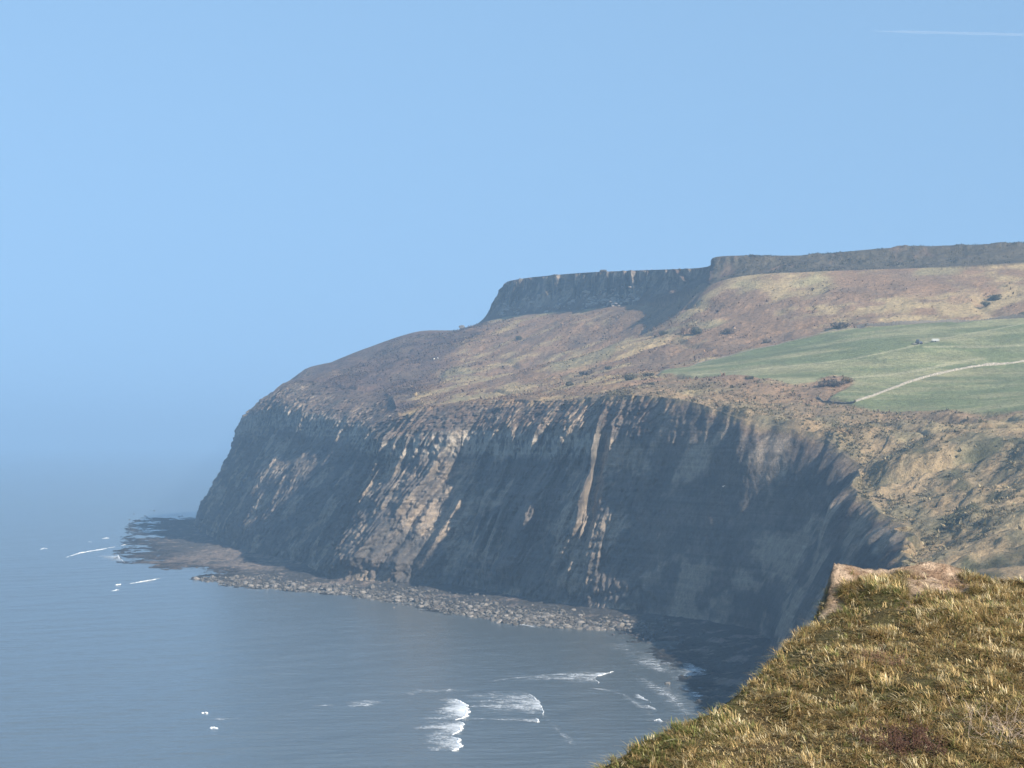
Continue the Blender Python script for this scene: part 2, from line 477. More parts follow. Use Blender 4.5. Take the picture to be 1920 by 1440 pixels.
led = fbm2(Z * 0.55 + 0.01 * X, sarc * 0.004, 3, 21) * 0.8 + 0.35 * noise2(Z * 1.1 + 1.5 * fbm2(sarc / 30, Z / 12, 2, 23), sarc * 0.05, 22)
disp = disp + band * led * 1.5 * (1.02 - stra[:, None]) ** 1.5
disp = disp + incl * smooth(8.8, 9.6, uu) * (fbm3(X / 3.6, Y / 3.6, Z / 4.5, 2, 39) * 1.5 - 2.2 * smooth(.12, .0, np.abs(fbm3(X / 13, Y / 13, Z / 22, 3, 40, .6))))
disp = disp + incl * ((fbm3(X / 9, Y / 9, Z / 8, 5, 31, 0.68) * 4.6 + np.abs(fbm3(X / 16, Y / 16, Z / 20, 4, 38, .6)) * 4.0) * (1.0 - .7 * stra[:, None]) * (.4 + .6 * smooth(9.0, 10.0, uu)) + fbm3(X / 34, Y / 34, Z / 26, 3, 36) * 6.0 * smooth(15.5, 17, uu))
jag = fbm2(sarc / 26, ZN * 1.2, 4, 151, .6) * 11 + noise2(sarc / 5, ZN * 2, 156) * 1.0
disp = disp + jag * smooth(1.55, 1.95, ZN) * smooth(2.3, 2.02, ZN) * smooth(10.5, 9, uu) * smooth(1.5, 3, uu)
P[..., 0] += disp * sea_d[:, None, 0]; P[..., 1] += disp * sea_d[:, None, 1]
# shelf roughness
m0 = (ZN < 1.0)
sh = fbm2(X / 22, Y / 22, 5, 41, 0.6) * 2.4 + np.abs(fbm2(X / 3.2, Y / 3.2, 3, 45)) * 2.2 - .5 + fbm2((X + .6 * Y) / 5, (Y - .6 * X) / 40, 3, 47) * 1.2
P[..., 2] += np.where(m0, sh * 0.9, 0)
# land roughness
mp = smooth(2.0, 2.03, ZN) * (1 - smooth(2.9, 3.0, ZN))
slip = smooth(1300, 1000, Y + 1.2 * (X - 150)) * smooth(1.9, 1.98, ZN)
slipd = slip * np.where(Y < 1180, 1, 0.4)
hum = fbm2(X / 60, Y / 75, 3, 51) * 5.0 + fbm2(X / 18, Y / 26, 3, 55, 0.55) * 2.0 - 2.2 * smooth(.2, .0, np.abs(noise2(X / 46 + Y / 160, Y / 60, 57)))
# the improved pasture is smooth
def poly_mask(x, y, poly):
    ins = np.zeros(x.shape, bool); n = len(poly)
    for i in range(n):
        x1, y1 = poly[i]; x2, y2 = poly[(i + 1) % n]
        c = ((y1 > y) != (y2 > y)) & (x < (x2 - x1) * (y - y1) / ((y2 - y1) if y2 != y1 else 1e-9) + x1)
        ins ^= c
    return ins
def ground_hit(px, py, d0=500.0, d1=2400.0):
    """where the line of sight of a photograph pixel meets the smooth lower ground"""
    d = np.arange(d0, d1, 1.0)
    x, y, z = ray(px, py)
    zz = CAM_H + z / y * d
    g = z_low(x / y * d, d)
    i = np.argmax(zz <= g) if np.any(zz <= g) else len(d) - 1
    return (x / y * d[i], d[i], float(g[i]))
FIELD_PX = [(1225, 700), (1300, 682), (1420, 655), (1560, 622), (1640, 611), (1760, 602), (1850, 597), (1915, 593), (1990, 588), (1990, 770), (1860, 772), (1760, 768), (1690, 772),
            (1640, 768), (1600, 755), (1548, 740), (1600, 712), (1560, 702), (1500, 722), (1420, 712), (1330, 704)]
FIELD = [ground_hit(*p)[:2] for p in FIELD_PX]
wx = X + 6 * fbm2(X / 30, Y / 30, 2, 61); wy = Y + 10 * fbm2(X / 30 + 9, Y / 30, 2, 62)
field = poly_mask(wx, wy, FIELD) & (ZN >= 2) & (ZN < 3)
fieldm = field.astype(float)
for _ in range(4):
    fieldm[1:-1, 1:-1] = (fieldm[1:-1, 1:-1] + fieldm[:-2, 1:-1] + fieldm[2:, 1:-1] + fieldm[1:-1, :-2] + fieldm[1:-1, 2:]) / 5
P[..., 2] += mp * (1 - 0.85 * fieldm) * (hum + smooth(16.3, 17.5, uu) * fbm2(X / 30, Y / 45, 4, 59, .6) * 6) * (1 + 1.5 * slipd)
rough = fbm2(X / 7, Y / 7, 3, 71, 0.6) * 0.9 + fbm2(X / 3, Y / 3, 2, 75) * 0.5
P[..., 2] += mp * (1 - 0.9 * fieldm) * rough * (0.95 + 0.8 * slip)
# escarpment crags
me_ = (ZN >= 3) & (ZN < 4)
we = np.clip(ZN - 3, 0, 1)
ef = Tu[:, :2] - Fu[:, :2]; ef /= np.maximum(np.linalg.norm(ef, axis=1, keepdims=True), 1e-6)
earc = np.concatenate([[0], np.cumsum(np.linalg.norm(np.diff(Fu[:, :2], axis=0), axis=1))])[:, None] + 0 * X
hgt = (np.clip((Tu[:, 2] - Fu[:, 2]) / 35, 0, 1) * (0.25 + .75 * smooth(9.7, 10.1, U)))[:, None]
crag = saw(earc / 34 + 2.4 * noise2(earc / 45, we * .8, 81), .38) * 17 * smooth(-.5, .3, noise2(earc / 33, we * 1.5, 90)) + saw(earc / 11 + 1.3 * noise2(earc / 15, we * 1.6, 82), .5) * 4.5 * smooth(-.4, .3, noise2(earc / 20, we * 3, 86)) + fbm3(X / 11, Y / 11, Z / 9, 5, 83, .65) * 8 - 4
ce = smooth(0.25, 0.6, we) * (1 - smooth(0.9, 1.0, we)) * hgt
P[..., 0] -= np.where(me_, crag * ce, 0) * ef[:, None, 0]; P[..., 1] -= np.where(me_, crag * ce, 0) * ef[:, None, 1]
P[..., 2] += np.where(me_, smooth(9.9, 9.5, uu) * smooth(0, .2, we) * (1 - .8 * smooth(.7, 1, we)) * (fbm2(X / 18, Y / 18, 4, 88, .6) * 5 + np.abs(fbm2(X / 4, Y / 4, 2, 89)) * 1.5), 0)
tal = np.abs(fbm2(X / 6, Y / 6, 4, 84, .65)) * 3.0 + fbm2(X / 20, Y / 20, 4, 87, .6) * 9
P[..., 2] += np.where(me_, tal * hgt * smooth(0, .1, we) * (1 - smooth(.5, .65, we)), 0)
P[..., 2] += np.where(ZN >= 4, fbm2(X / 40, Y / 40, 4, 85) * 1.6 * smooth(4.0, 4.1, ZN), 0)

# colours (real ground cover)
NRM = grid_normals(P); up = np.abs(NRM[..., 2])
X, Y, Z = P[..., 0], P[..., 1], P[..., 2]
def C(r, g, b): return np.array([r, g, b], np.float32)
def mixc(a, b, t): return a + (b - a) * np.asarray(t)[..., None]
BRACK, BRACK2, STRAW, HEATH = C(.22, .14, .085), C(.175, .12, .08), C(.32, .24, .13), C(.085, .058, .05)
GRASS, GRASS2, SCRUB = C(.135, .155, .07), C(.25, .235, .125), C(.055, .06, .035)
SHALE, SHALE2, SAND, SOIL = C(.108, .092, .079), C(.072, .067, .062), C(.31, .245, .18), C(.26, .15, .09)
strk = fbm2(X / 60 + Y / 300, Y / 38, 4, 91, .6)
f2 = fbm2(X / 14, Y / 18, 4, 95, .6)
veg = mixc(BRACK, BRACK2, smooth(-.2, .3, f2))
veg = mixc(veg, STRAW, smooth(.02, .30, strk + 0.35 * f2))
green_t = smooth(.15, .4, fbm2(X / 45, Y / 45, 3, 97)) * 0.5
veg = mixc(veg, GRASS2, green_t)
heath = smooth(0, 1, (uu - 15.4) / 1.5 + 1.1 * f2 + 1.6 * fbm2(X / 50, Y / 70, 3, 99) + smooth(2.75, 2.95, ZN) * (uu > 13.5))
veg = mixc(veg, HEATH, np.clip(heath, 0, 1) * 0.85)
veg = mixc(veg, mixc(C(.27, .20, .115) + 0 * X[..., None], C(.16, .14, .085), smooth(-.2, .25, f2)), slip * 0.85)
scr = smooth(.12, .32, fbm2(X / 18, Y / 26, 4, 101, .6)) * slip
veg = mixc(veg, SCRUB, scr * 0.8)
pas = mixc(GRASS + 0 * X[..., None], GRASS2, smooth(-.25, .35, fbm2(X / 50 + Y / 120, Y / 22, 4, 105, .6)))
for trk, wd_ in (([(1300, 701), (1450, 690), (1600, 672), (1700, 652), (1800, 628), (1920, 606)], 2.0), ([(1600, 708), (1660, 704), (1720, 695), (1780, 682), (1840, 672)], 2.5), ([(1740, 650), (1800, 650), (1925, 647)], 3.0)):
    tp = np.array([ground_hit(*p_)[:2] for p_ in trk]); dm = np.full(X.shape, 1e9)
    for a_, b_ in zip(tp[:-1], tp[1:]):
        e_ = b_ - a_; t_ = np.clip(((X - a_[0]) * e_[0] + (Y - a_[1]) * e_[1]) / (e_ @ e_), 0, 1)
        dm = np.minimum(dm, np.hypot(X - a_[0] - t_ * e_[0], Y - a_[1] - t_ * e_[1]))
    pas = mixc(pas, C(.34, .31, .19), .6 * smooth(wd_ * 1.6, wd_ * .5, dm + 1.5 * f2))
pas = mixc(pas, C(.11, .12, .06), .5 * smooth(.15, .35, fbm2(X / 24, Y / 30, 4, 107, .6)))
veg = mixc(veg, pas, fieldm)
rk = mixc(SHALE + 0 * X[..., None], SHALE2, smooth(-.2, .25, fbm3(X / 20, Y / 20, Z / 14, 4, 111, .6)))
rk = mixc(rk, SAND, 0.7 * smooth(.0, .3, fbm3(X / 30, Y / 30, Z / 20, 4, 115, .6)))
bandz = smooth(.60, .64, wc + .02 * fbm2(sarc / 25, Z * 0, 3, 141)) * (1 - smooth(.70, .735, wc + .03 * fbm2(sarc / 12, Z * 0, 3, 142))) * (1 - stra[:, None]) * smooth(9.5, 11, uu)
bandc = mixc(C(.34, .295, .235) + 0 * X[..., None], C(.10, .09, .08), smooth(.0, .2, fbm2(sarc / 3.5, wc * 40, 3, 143)))
rk = mixc(rk, bandc, bandz * .8)
cliffveg = smooth(0.05, 0.3, up - 0.55 + 0.5 * fbm3(X / 12, Y / 12, Z / 12, 4, 121, .6)) * smooth(.5, .8, wc) * (1 - .6 * stra[:, None])
rk_c = mixc(rk, mixc(BRACK2 + 0 * X[..., None], HEATH, .5), cliffveg)
blend = smooth(1.9, 2.02, ZN + 0.10 * fbm2(X / 10, Y / 10, 4, 125, .6))
col = mixc(rk_c, veg, blend)
rockm = 1 - blend
shelfc = mixc(C(.052, .05, .047) + 0 * X[..., None], C(.17, .135, .112), smooth(.1, .35, fbm2(X / 10, Y / 10, 4, 131, .6)) )
wet = smooth(1.3, .1, Z)
shelfc = mixc(shelfc, C(.20, .155, .125), (.7 * smooth(16.2, 17, uu) * smooth(19.3, 18.6, uu) * smooth(-.3, .1, fbm2(X / 8, Y / 8, 3, 133)))) 
shelfc = shelfc * (1 - .72 * wet[..., None])
col = np.where((ZN < 1)[..., None], shelfc, col)
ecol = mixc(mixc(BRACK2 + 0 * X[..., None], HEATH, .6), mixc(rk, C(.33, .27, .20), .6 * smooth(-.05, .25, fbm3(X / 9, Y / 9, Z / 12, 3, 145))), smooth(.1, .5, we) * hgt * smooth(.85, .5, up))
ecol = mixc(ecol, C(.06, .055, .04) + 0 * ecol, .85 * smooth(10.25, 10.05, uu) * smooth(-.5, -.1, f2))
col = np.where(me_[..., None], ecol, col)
top = mixc(STRAW * .8 + 0 * X[..., None], HEATH, smooth(-.1, .2, f2) * .8)
col = np.where((ZN >= 4)[..., None], top, col)
rockm = np.where(me_, smooth(.45, .6, we) * hgt, np.where(ZN < 1, 0.0, np.where(ZN >= 4, 0, rockm)))
headland = mesh_np('headland', P.reshape(-1, 3), grid_faces(NU, NV)[:, ::-1], M_land, {'Col': col.reshape(-1, 3), 'rock': rockm.reshape(-1)})
tag(headland, kind='structure')
print('headland', NU, NV, NU * NV)

# nearest ground height lookup for placing things on the land
_gx = P[:, NS - 1 + NC:, :].reshape(-1, 3)
_cell = {}
def ground_z(x, y):
    d = (_gx[:, 0] - x) ** 2 + (_gx[:, 1] - y) ** 2
    return float(_gx[np.argmin(d), 2])

# ------------------------------------------------------------------ the sea
def wave(x, y):
    z = 0
    for k, (a, l, th, s_) in enumerate([(.20, 66, 1.9, 0), (.13, 34, 2.6, 1), (.07, 19, 2.2, 2), (.06, 9, 3.0, 3)]):
        ph = (x * math.sin(th) + y * math.cos(th)) * 2 * math.pi / l + 2.5 * noise2(x / (l * 2.5), y / (l * 2.5), 200 + k)
        z = z + a * np.sin(ph) * (0.6 + 0.6 * noise2(x / 70, y / 70, 210 + k))
    z = z + .20 * fbm2((x + .3 * y) / 7, (y - .3 * x) / 4.2, 3, 220, .6)
    fade = smooth(3200, 1500, np.hypot(x, y))
    return z * fade
az = np.linspace(R(-15), R(15), 900); rr = np.geomspace(430, 3300, 1100)
A_, D_ = np.meshgrid(az, rr, indexing='ij')
sx, sy = np.sin(A_) * D_, np.cos(A_) * D_
sv = np.stack([sx, sy, wave(sx, sy)], -1).reshape(-1, 3)
sf = grid_faces(900, 1100)
# surrounding flat water, sharing the ring shape of the inner patch
def ring_grid(a0, a1, na, r0, r1, nr, base):
    a, r = np.meshgrid(np.linspace(a0, a1, na), np.geomspace(r0, r1, nr), indexing='ij')
    return np.stack([np.sin(a) * r, np.cos(a) * r, 0 * r], -1).reshape(-1, 3), grid_faces(na, nr) + base
parts_v, parts_f = [sv], [sf]; base = len(sv)
for (a0, a1, na, r0, r1, nr) in [(R(-15), R(15), 60, 3300, 38000, 40), (R(15), R(345), 200, 30, 38000, 50), (R(-15), R(15), 30, 30, 430, 8)]:
    v_, f_ = ring_grid(a0, a1, na, r0, r1, nr, base); parts_v.append(v_); parts_f.append(f_); base += len(v_)
sea_o = mesh_np('sea', np.vstack(parts_v), np.vstack(parts_f)[:, ::-1], M_sea)
tag(sea_o, kind='structure')

# ------------------------------------------------------------------ foreground bluff
rng = np.random.default_rng(7)
def atb(px, py, d): return at(px, py, 31 + (d - 25) * .4)
EDGE = np.array([(-4, -40, 89.0), (-2.4, -12, 88.7), (-1.6, 2, 88.2), (-0.4, 13, 87.3), (0.4, 24, 86.2), atb(1090, 1462, 25), atb(1125, 1442, 26), atb(1190, 1405, 27), atb(1260, 1368, 28.5), atb(1330, 1338, 30),
                 atb(1400, 1288, 32.5), atb(1450, 1243, 35), atb(1482, 1203, 37), atb(1530, 1163, 39.5), atb(1552, 1115, 41.8), atb(1562, 1061, 43.6), atb(1600, 1066, 44.3), atb(1650, 1068, 44.6),
                 atb(1700, 1060, 45), atb(1745, 1051, 45.6), atb(1800, 1064, 45.6), atb(1845, 1083, 45.2), atb(1925, 1090, 45), atb(2050, 1090, 45), (22, 39.5, 87.4), (50, 39, 87.5), (120, 30, 88.0)])
BLM = [tuple(e) for e in EDGE[1:-2]] + [atb(*q) for q in [(1920, 1440, 24.5), (1700, 1400, 26), (1500, 1430, 25.6), (1350, 1400, 27), (1400, 1350, 29.5), (1600, 1250, 33), (1500, 1300, 31), (1800, 1250, 33),
       (1700, 1150, 38.7), (1850, 1140, 40.5), (1920, 1300, 30.3), (1600, 1120, 41), (2100, 1440, 24.5), (2100, 1250, 33)]]
BLM += [(0.5, 3, 88.3), (6, 0, 88.5), (22, 0, 88.8), (20, 24, 86.4), (0, -15, 88.8), (22, -25, 89), (60, 0, 89), (60, 30, 88.2)]
z_bluff = tps(BLM, 1e-9)


CORNER = int(np.argmin(np.hypot(EDGE[:, 0] - atb(1562, 1061, 43.6)[0], EDGE[:, 1] - atb(1562, 1061, 43.6)[1])))


def edge_dist(x, y):
    best = np.full(x.shape, 1e9); bx = np.zeros(x.shape); by = np.zeros(x.shape); sg = np.ones(x.shape); bt = np.zeros(x.shape)
    acc = 0
    for i in range(len(EDGE) - 1):
        ax, ay = EDGE[i, :2]; ex, ey = EDGE[i + 1, :2] - EDGE[i, :2]
        L2 = ex * ex + ey * ey
        t = np.clip(((x - ax) * ex + (y - ay) * ey) / L2, 0, 1)
        px_, py_ = ax + t * ex, ay + t * ey
        d = np.hypot(x - px_, y - py_)
        m = d < best
        side = np.where(ex * (y - ay) - ey * (x - ax) > 0, -1.0, 1.0)   # left of the walk along the edge is outside
        best = np.where(m, d, best); bx = np.where(m, px_, bx); by = np.where(m, py_, by); sg = np.where(m, side, sg)
    poly = [tuple(e[:2]) for e in EDGE] + [(120, -60), (-4, -60)]
    ins = poly_mask(x, y, poly)
    return np.where(ins, best, -best), bx, by


def bluff_height(x, y):
    d, bx, by = edge_dist(x, y)
    zi = z_bluff(x, y)
    lump = fbm2(x / 1.5, y / 1.3, 3, 301, .5) * .22 + fbm2(x / .5, y / .45, 2, 306) * .11
    lump = lump * smooth(0.0, 1.2, d)
    zo = z_bluff(bx, by)
    dd = np.maximum(-d, 0)
    drop = 1.9 * dd + 0.5 * (1 - np.exp(-dd * 2.5)) + np.minimum(dd, 6) * .5 * fbm2(x / 5, y / 5, 4, 311)
    zi = zi + .07 * np.exp(-((x - EDGE[CORNER, 0]) ** 2 + (y - EDGE[CORNER, 1]) ** 2) / .5)
    return np.where(d > 0, zi + lump, np.maximum(zo - drop, -4.0)), d


def bluff_hit(px, py, d0=26.0, d1=44.0):
    dd = np.arange(d0, d1, 0.05)
    x, y, z = ray(px, py)
    g, e = bluff_height(x / y * dd, dd)
    i = int(np.argmax(CAM_H + z / y * dd <= g)) if np.any(CAM_H + z / y * dd <= g) else len(dd) - 1
    return (x / y * dd[i], dd[i], float(g[i]))


xs = np.concatenate([np.linspace(-80, -6, 60)[:-1], np.linspace(-6, -1, 40)[:-1], np.linspace(-1, 13, 180)[:-1], np.linspace(13, 120, 60)])
ys = np.concatenate([np.linspace(-60, 24, 60)[:-1], np.linspace(24, 44, 330)[:-1], np.linspace(44, 130, 70)])
GX, GY = np.meshgrid(xs, ys, indexing='ij')
GZ, GD = bluff_height(GX, GY)
SOILP = [[bluff_hit(*p)[:2] for p in poly] for poly in (
    [(1545, 1040), (1600, 1040), (1650, 1040), (1700, 1040), (1706, 1066), (1675, 1074), (1650, 1072), (1630, 1082), (1608, 1082), (1586, 1104), (1576, 1134), (1550, 1130)],
    [(1570, 1122), (1590, 1128), (1592, 1142), (1570, 1150), (1540, 1166), (1535, 1158), (1556, 1135)],
    [(1695, 1064), (1720, 1040), (1745, 1040), (1796, 1066), (1806, 1086), (1792, 1104), (1745, 1112), (1722, 1128), (1700, 1150), (1684, 1152), (1700, 1124), (1708, 1100)],
    [(1806, 1092), (1850, 1086), (1890, 1092), (1850, 1100), (1826, 1112)])]
jx = GX + .42 * fbm2(GX / .5, GY / .5, 3, 321); jy = GY + .5 * fbm2(GX / .5 + 5, GY / .7, 3, 322)
soil = np.zeros(GX.shape, bool)
for p in SOILP: soil |= poly_mask(jx, jy, p)
soilf = soil.astype(float)
for _ in range(2):
    soilf[1:-1, 1:-1] = (soilf[1:-1, 1:-1] * 2 + soilf[:-2, 1:-1] + soilf[2:, 1:-1] + soilf[1:-1, :-2] + soilf[1:-1, 2:]) / 6
GZ = GZ - soilf * (.07 + .22 * np.abs(fbm2(GX / .4, GY / .4, 4, 323, .65))) * smooth(0, .35, GD) + soilf * fbm2(GX / .16, GY / .16, 3, 324, .6) * .05 + soilf * np.abs(fbm2(GX / .5, GY / .35, 2, 325)) * .10 * smooth(.05, .3, GD)
bare = np.maximum(soilf, smooth(.05, -.3, GD))
turf = mixc(C(.12, .085, .04) + 0 * GX[..., None], C(.085, .075, .03), smooth(-.2, .3, fbm2(GX / 2, GY / 2, 3, 331)))
earth = mixc(C(.50, .37, .265) + 0 * GX[..., None], C(.27, .175, .115), smooth(-.1, .3, fbm2(GX / .35, GY / .35, 4, 333, .65)))
bcol = mixc(turf, earth, bare)


def soil_material():
    s = NT('bluff_ground')
    co = s.coord(); n1 = s.noise(4.0, 6, .7, co); n2 = s.noise(16, 4, .75, co)
    s.put(s.b.inputs['Base Color'], s.scalecol(s.attr('Col'), s.math('MULTIPLY', s.rng(n1, .3, .7, .6, 1.35), s.rng(n2, .3, .7, .7, 1.3))))
    s.put(s.b.inputs['Normal'], s.bump(n2, .7, .05, s.bump(n1, .8, .17)))
    return s.m


M_soil = soil_material()
bl = mesh_np('grassy_bluff', np.stack([GX, GY, GZ], -1).reshape(-1, 3), grid_faces(len(xs), len(ys)), M_soil, {'Col': bcol.reshape(-1, 3)})
tag(bl, kind='structure')


def blade_material(name, trans=0.3):
    s = NT(name)
    c = s.attr('Col')
    s.put(s.b.inputs['Base Color'], c); s.b.inputs['Roughness'].default_value = .6; s.b.inputs['Specular IOR Level'].default_value = .25
    t = s.new('ShaderNodeBsdfTranslucent'); s.put(t.inputs[0], c)
    mx = s.new('ShaderNodeMixShader'); mx.inputs[0].default_value = trans
    s.t.links.new(s.b.outputs[0], mx.inputs[1]); s.t.links.new(t.outputs[0], mx.inputs[2]); s.t.links.new(mx.outputs[0], s.out.inputs['Surface'])
    return s.m


M_blade = blade_material('grass_blade')


def blades(root, dirh, length, width, lean, droop, colr, coltip, nseg=3):
    """curved tapering blades as numpy arrays; root (N,3), dirh (N,2) unit"""
    N = len(root)
    side = np.stack([-dirh[:, 1], dirh[:, 0], np.zeros(N)], 1)
    V = np.zeros((N, nseg + 1, 2, 3)); Cc = np.zeros((N, nseg + 1, 2, 3))
    for k in range(nseg + 1):
        t = k / nseg
        hor = length * (lean * t + droop * t * t); ver = length * (np.sqrt(np.maximum(1 - lean ** 2, .05)) * t - .65 * droop * t * t)
        c = root + np.column_stack([dirh * hor[:, None], ver])
        wd = (width * (1 - .85 * t ** 1.5) * .5)[:, None]
        V[:, k, 0] = c - side * wd; V[:, k, 1] = c + side * wd
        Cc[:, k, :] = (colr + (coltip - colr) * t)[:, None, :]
    i = np.arange(N)[:, None] * (nseg + 1) * 2 + np.arange(nseg)[None, :] * 2
    f = np.stack([i, i + 1, i + 3, i + 2], -1).reshape(-1, 4)
    return V.reshape(-1, 3), f, Cc.reshape(-1, 3)


# turf of long dry grass: tufts over the visible top of the bluff
def scatter_grass():
    n = 20000
    # points spread evenly over the ground the camera side of the crest
    y = rng.uniform(29.0, 40.5, n * 4); x = rng.uniform(0, 11.5, n * 4)
    keep = (x < y * .235 + .6); x, y = x[keep], y[keep]
    d, _, _ = edge_dist(x, y)
    keep = d > -.15; x, y, d = x[keep], y[keep], d[keep]
    ji = np.clip(np.searchsorted(xs, x), 0, len(xs) - 1); jj = np.clip(np.searchsorted(ys, y), 0, len(ys) - 1)
    keep = (soilf[ji, jj] < .35) | (rng.random(len(x)) < .10); x, y, ji, jj = x[keep], y[keep], ji[keep], jj[keep]
    dens = smooth(-.45, .05, fbm2(x / .55, y / .55, 3, 341))
    keep = rng.random(len(x)) < .12 + .88 * dens; x, y, ji, jj = x[keep], y[keep], ji[keep], jj[keep]
    x, y, ji, jj = x[:n], y[:n], ji[:n], jj[:n]
    z = bluff_height(x, y)[0] - soilf[ji, jj] * .1
    nb = 12
    N = len(x) * nb; T_ = len(x)
    rep = lambda a: np.repeat(a, nb, axis=0)
    X_, Y_ = rep(x), rep(y)
    patch = fbm2(x / 2.2, y / 2.2, 3, 351); fine = noise2(x / .35, y / .35, 355)
    wind = 3.4 + 2.2 * fbm2(x / .7, y / .7, 3, 361) + rng.normal(0, .9, T_)      # each tuft falls its own way
    th = rep(wind) + rng.normal(0, .6, N)
    dirh = np.stack([np.cos(th), np.sin(th)], 1)
    ln = rep((.10 + .12 * smooth(-.4, .4, fine + .5 * patch)) * rng.uniform(.6, 1.2, T_)) * rng.uniform(.5, 1.1, N)
    wd = rng.uniform(.008, .022, N)
    root = np.column_stack([X_ + rng.normal(0, .03, N), Y_ + rng.normal(0, .03, N), rep(z) - .03])
    lean = np.clip(rep(rng.uniform(.25, .95, T_)) + rng.normal(0, .16, N), .02, .97); droop = np.clip(rep(rng.uniform(.05, .95, T_)) + rng.normal(0, .15, N), 0, 1.1)
    greeny = smooth(3.0, 0.2, x - (y - 31) * .62) * .5 * smooth(36, 33.5, y) + .36 * smooth(.05, .45, patch)   # greener near the left brink
    gt = rng.random(T_) < np.clip(greeny + .06, 0, .8)
    g = rep(gt) ^ (rng.random(N) < .12)
    straw = mixc(C(.62, .47, .22) + np.zeros((N, 1)), C(.34, .225, .10), rep(rng.random(T_) ** 1.2) * .8 + .2 * rng.random(N))
    pale = rep(rng.random(T_) < .2)
    straw[pale] = C(.76, .64, .40)
    grn = mixc(C(.13, .155, .04) + np.zeros((N, 1)), C(.32, .31, .11), rng.random(N))
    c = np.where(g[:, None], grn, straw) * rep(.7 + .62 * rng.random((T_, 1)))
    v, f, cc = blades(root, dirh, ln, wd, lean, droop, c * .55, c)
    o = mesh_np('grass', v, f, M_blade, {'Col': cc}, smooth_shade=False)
    tag(o, kind='stuff')


scatter_grass()


# ---- plants on the bluff
def twiggy(name, label, cat, px, py, n, ln, spread, col, leafcol=None, thick=.006):
    bx, by, bz = bluff_hit(px, py)
    root = bpy.data.objects.new(name, None); root.location = (bx, by, bz); link(root)
    tag(root, label, cat)
    bm = bmesh.new()
    lv, lf, lc = [], [], []
    rr_ = random.Random(int(px))
    def tube(pts, r0):
        prev = None
        for k, p in enumerate(pts):
            r = r0 * (1 - .75 * k / (len(pts) - 1))
            ring = [bm.verts.new((p[0] + r * math.cos(a), p[1] + r * math.sin(a) * .7, p[2] + r * math.sin(a) * .7)) for a in (0, 2.094, 4.189)]
            if prev:
                for a in range(3): bm.faces.new((prev[a], prev[(a + 1) % 3], ring[(a + 1) % 3], ring[a]))
            prev = ring
    for i in range(n):
        a = rr_.uniform(0, 6.283); e = rr_.uniform(.25, 1.3); L = ln * rr_.uniform(.5, 1.1)
        p = np.array([rr_.gauss(0, spread), rr_.gauss(0, spread * .8), -.05]); gz = bluff_height(np.array([bx + p[0]]), np.array([by + p[1]]))[0][0] - bz
        p[2] += gz
        d = np.array([math.cos(a) * math.cos(e), math.sin(a) * math.cos(e), math.sin(e)])
        pts = [p.copy()]
        for k in range(7):
            p = p + d * L / 7; d = d + np.array([rr_.gauss(0, .16), rr_.gauss(0, .16), rr_.gauss(-.07, .12)]); d /= np.linalg.norm(d); pts.append(p.copy())
            if rr_.random() < .45:
                q = p.copy(); d2 = d + np.array([rr_.gauss(0, .7), rr_.gauss(0, .7), rr_.gauss(.1, .5)]); d2 /= np.linalg.norm(d2)
                tube([q, q + d2 * L * .12, q + d2 * L * .24 + np.array([0, 0, -.01])], thick * .6)
            if leafcol is not None:
                for _ in range(3):
                    u_ = np.array([rr_.gauss(0, 1), rr_.gauss(0, 1), rr_.gauss(0, 1)]); u_ /= np.linalg.norm(u_); w_ = np.cross(u_, d); w_ /= max(np.linalg.norm(w_), 1e-6)
                    c = p + u_ * rr_.uniform(.01, .05); s1 = rr_.uniform(.008, .018); b0 = len(lv)
                    lv += [c - u_ * s1, c + w_ * s1 * .6, c + u_ * s1, c - w_ * s1 * .6]; lf.append([b0, b0 + 1, b0 + 2, b0 + 3])
                    f_ = rr_.uniform(.6, 1.3); lc += [np.array(leafcol) * f_] * 4
        tube(pts, thick)
    me = bpy.data.meshes.new('stems'); bm.to_mesh(me); bm.free(); me.materials.append(simple(name + '_stem', col, .3, 20, 0))
    link(bpy.data.objects.new('stems', me), root)
    if leafcol is not None:
        mesh_np('leaves', np.array(lv), lf, M_blade, {'Col': np.array(lc)}, False, root)


twiggy('bramble_patch', 'low reddish brown bramble patch in the grass at the bottom of the photo', 'bramble', 1695, 1405, 210, .42, .26, (.085, .045, .035), (.085, .045, .03), .004)
twiggy('bramble_patch', 'small faint reddish tangle of old stems halfway up the grass slope', 'bramble', 1655, 1245, 60, .34, .2, (.16, .095, .065), (.17, .105, .06), .004)
twiggy('dead_shrub', 'leafless shrub of pale bare twigs standing in the grass at the right', 'shrub', 1885, 1375, 110, .5, .3, (.33, .26, .21), None, .0032)

# ------------------------------------------------------------------ things on the headland
def land_at(px, py):
    x, y, _ = ground_hit(px, py)
    return x, y, ground_z(x, y)


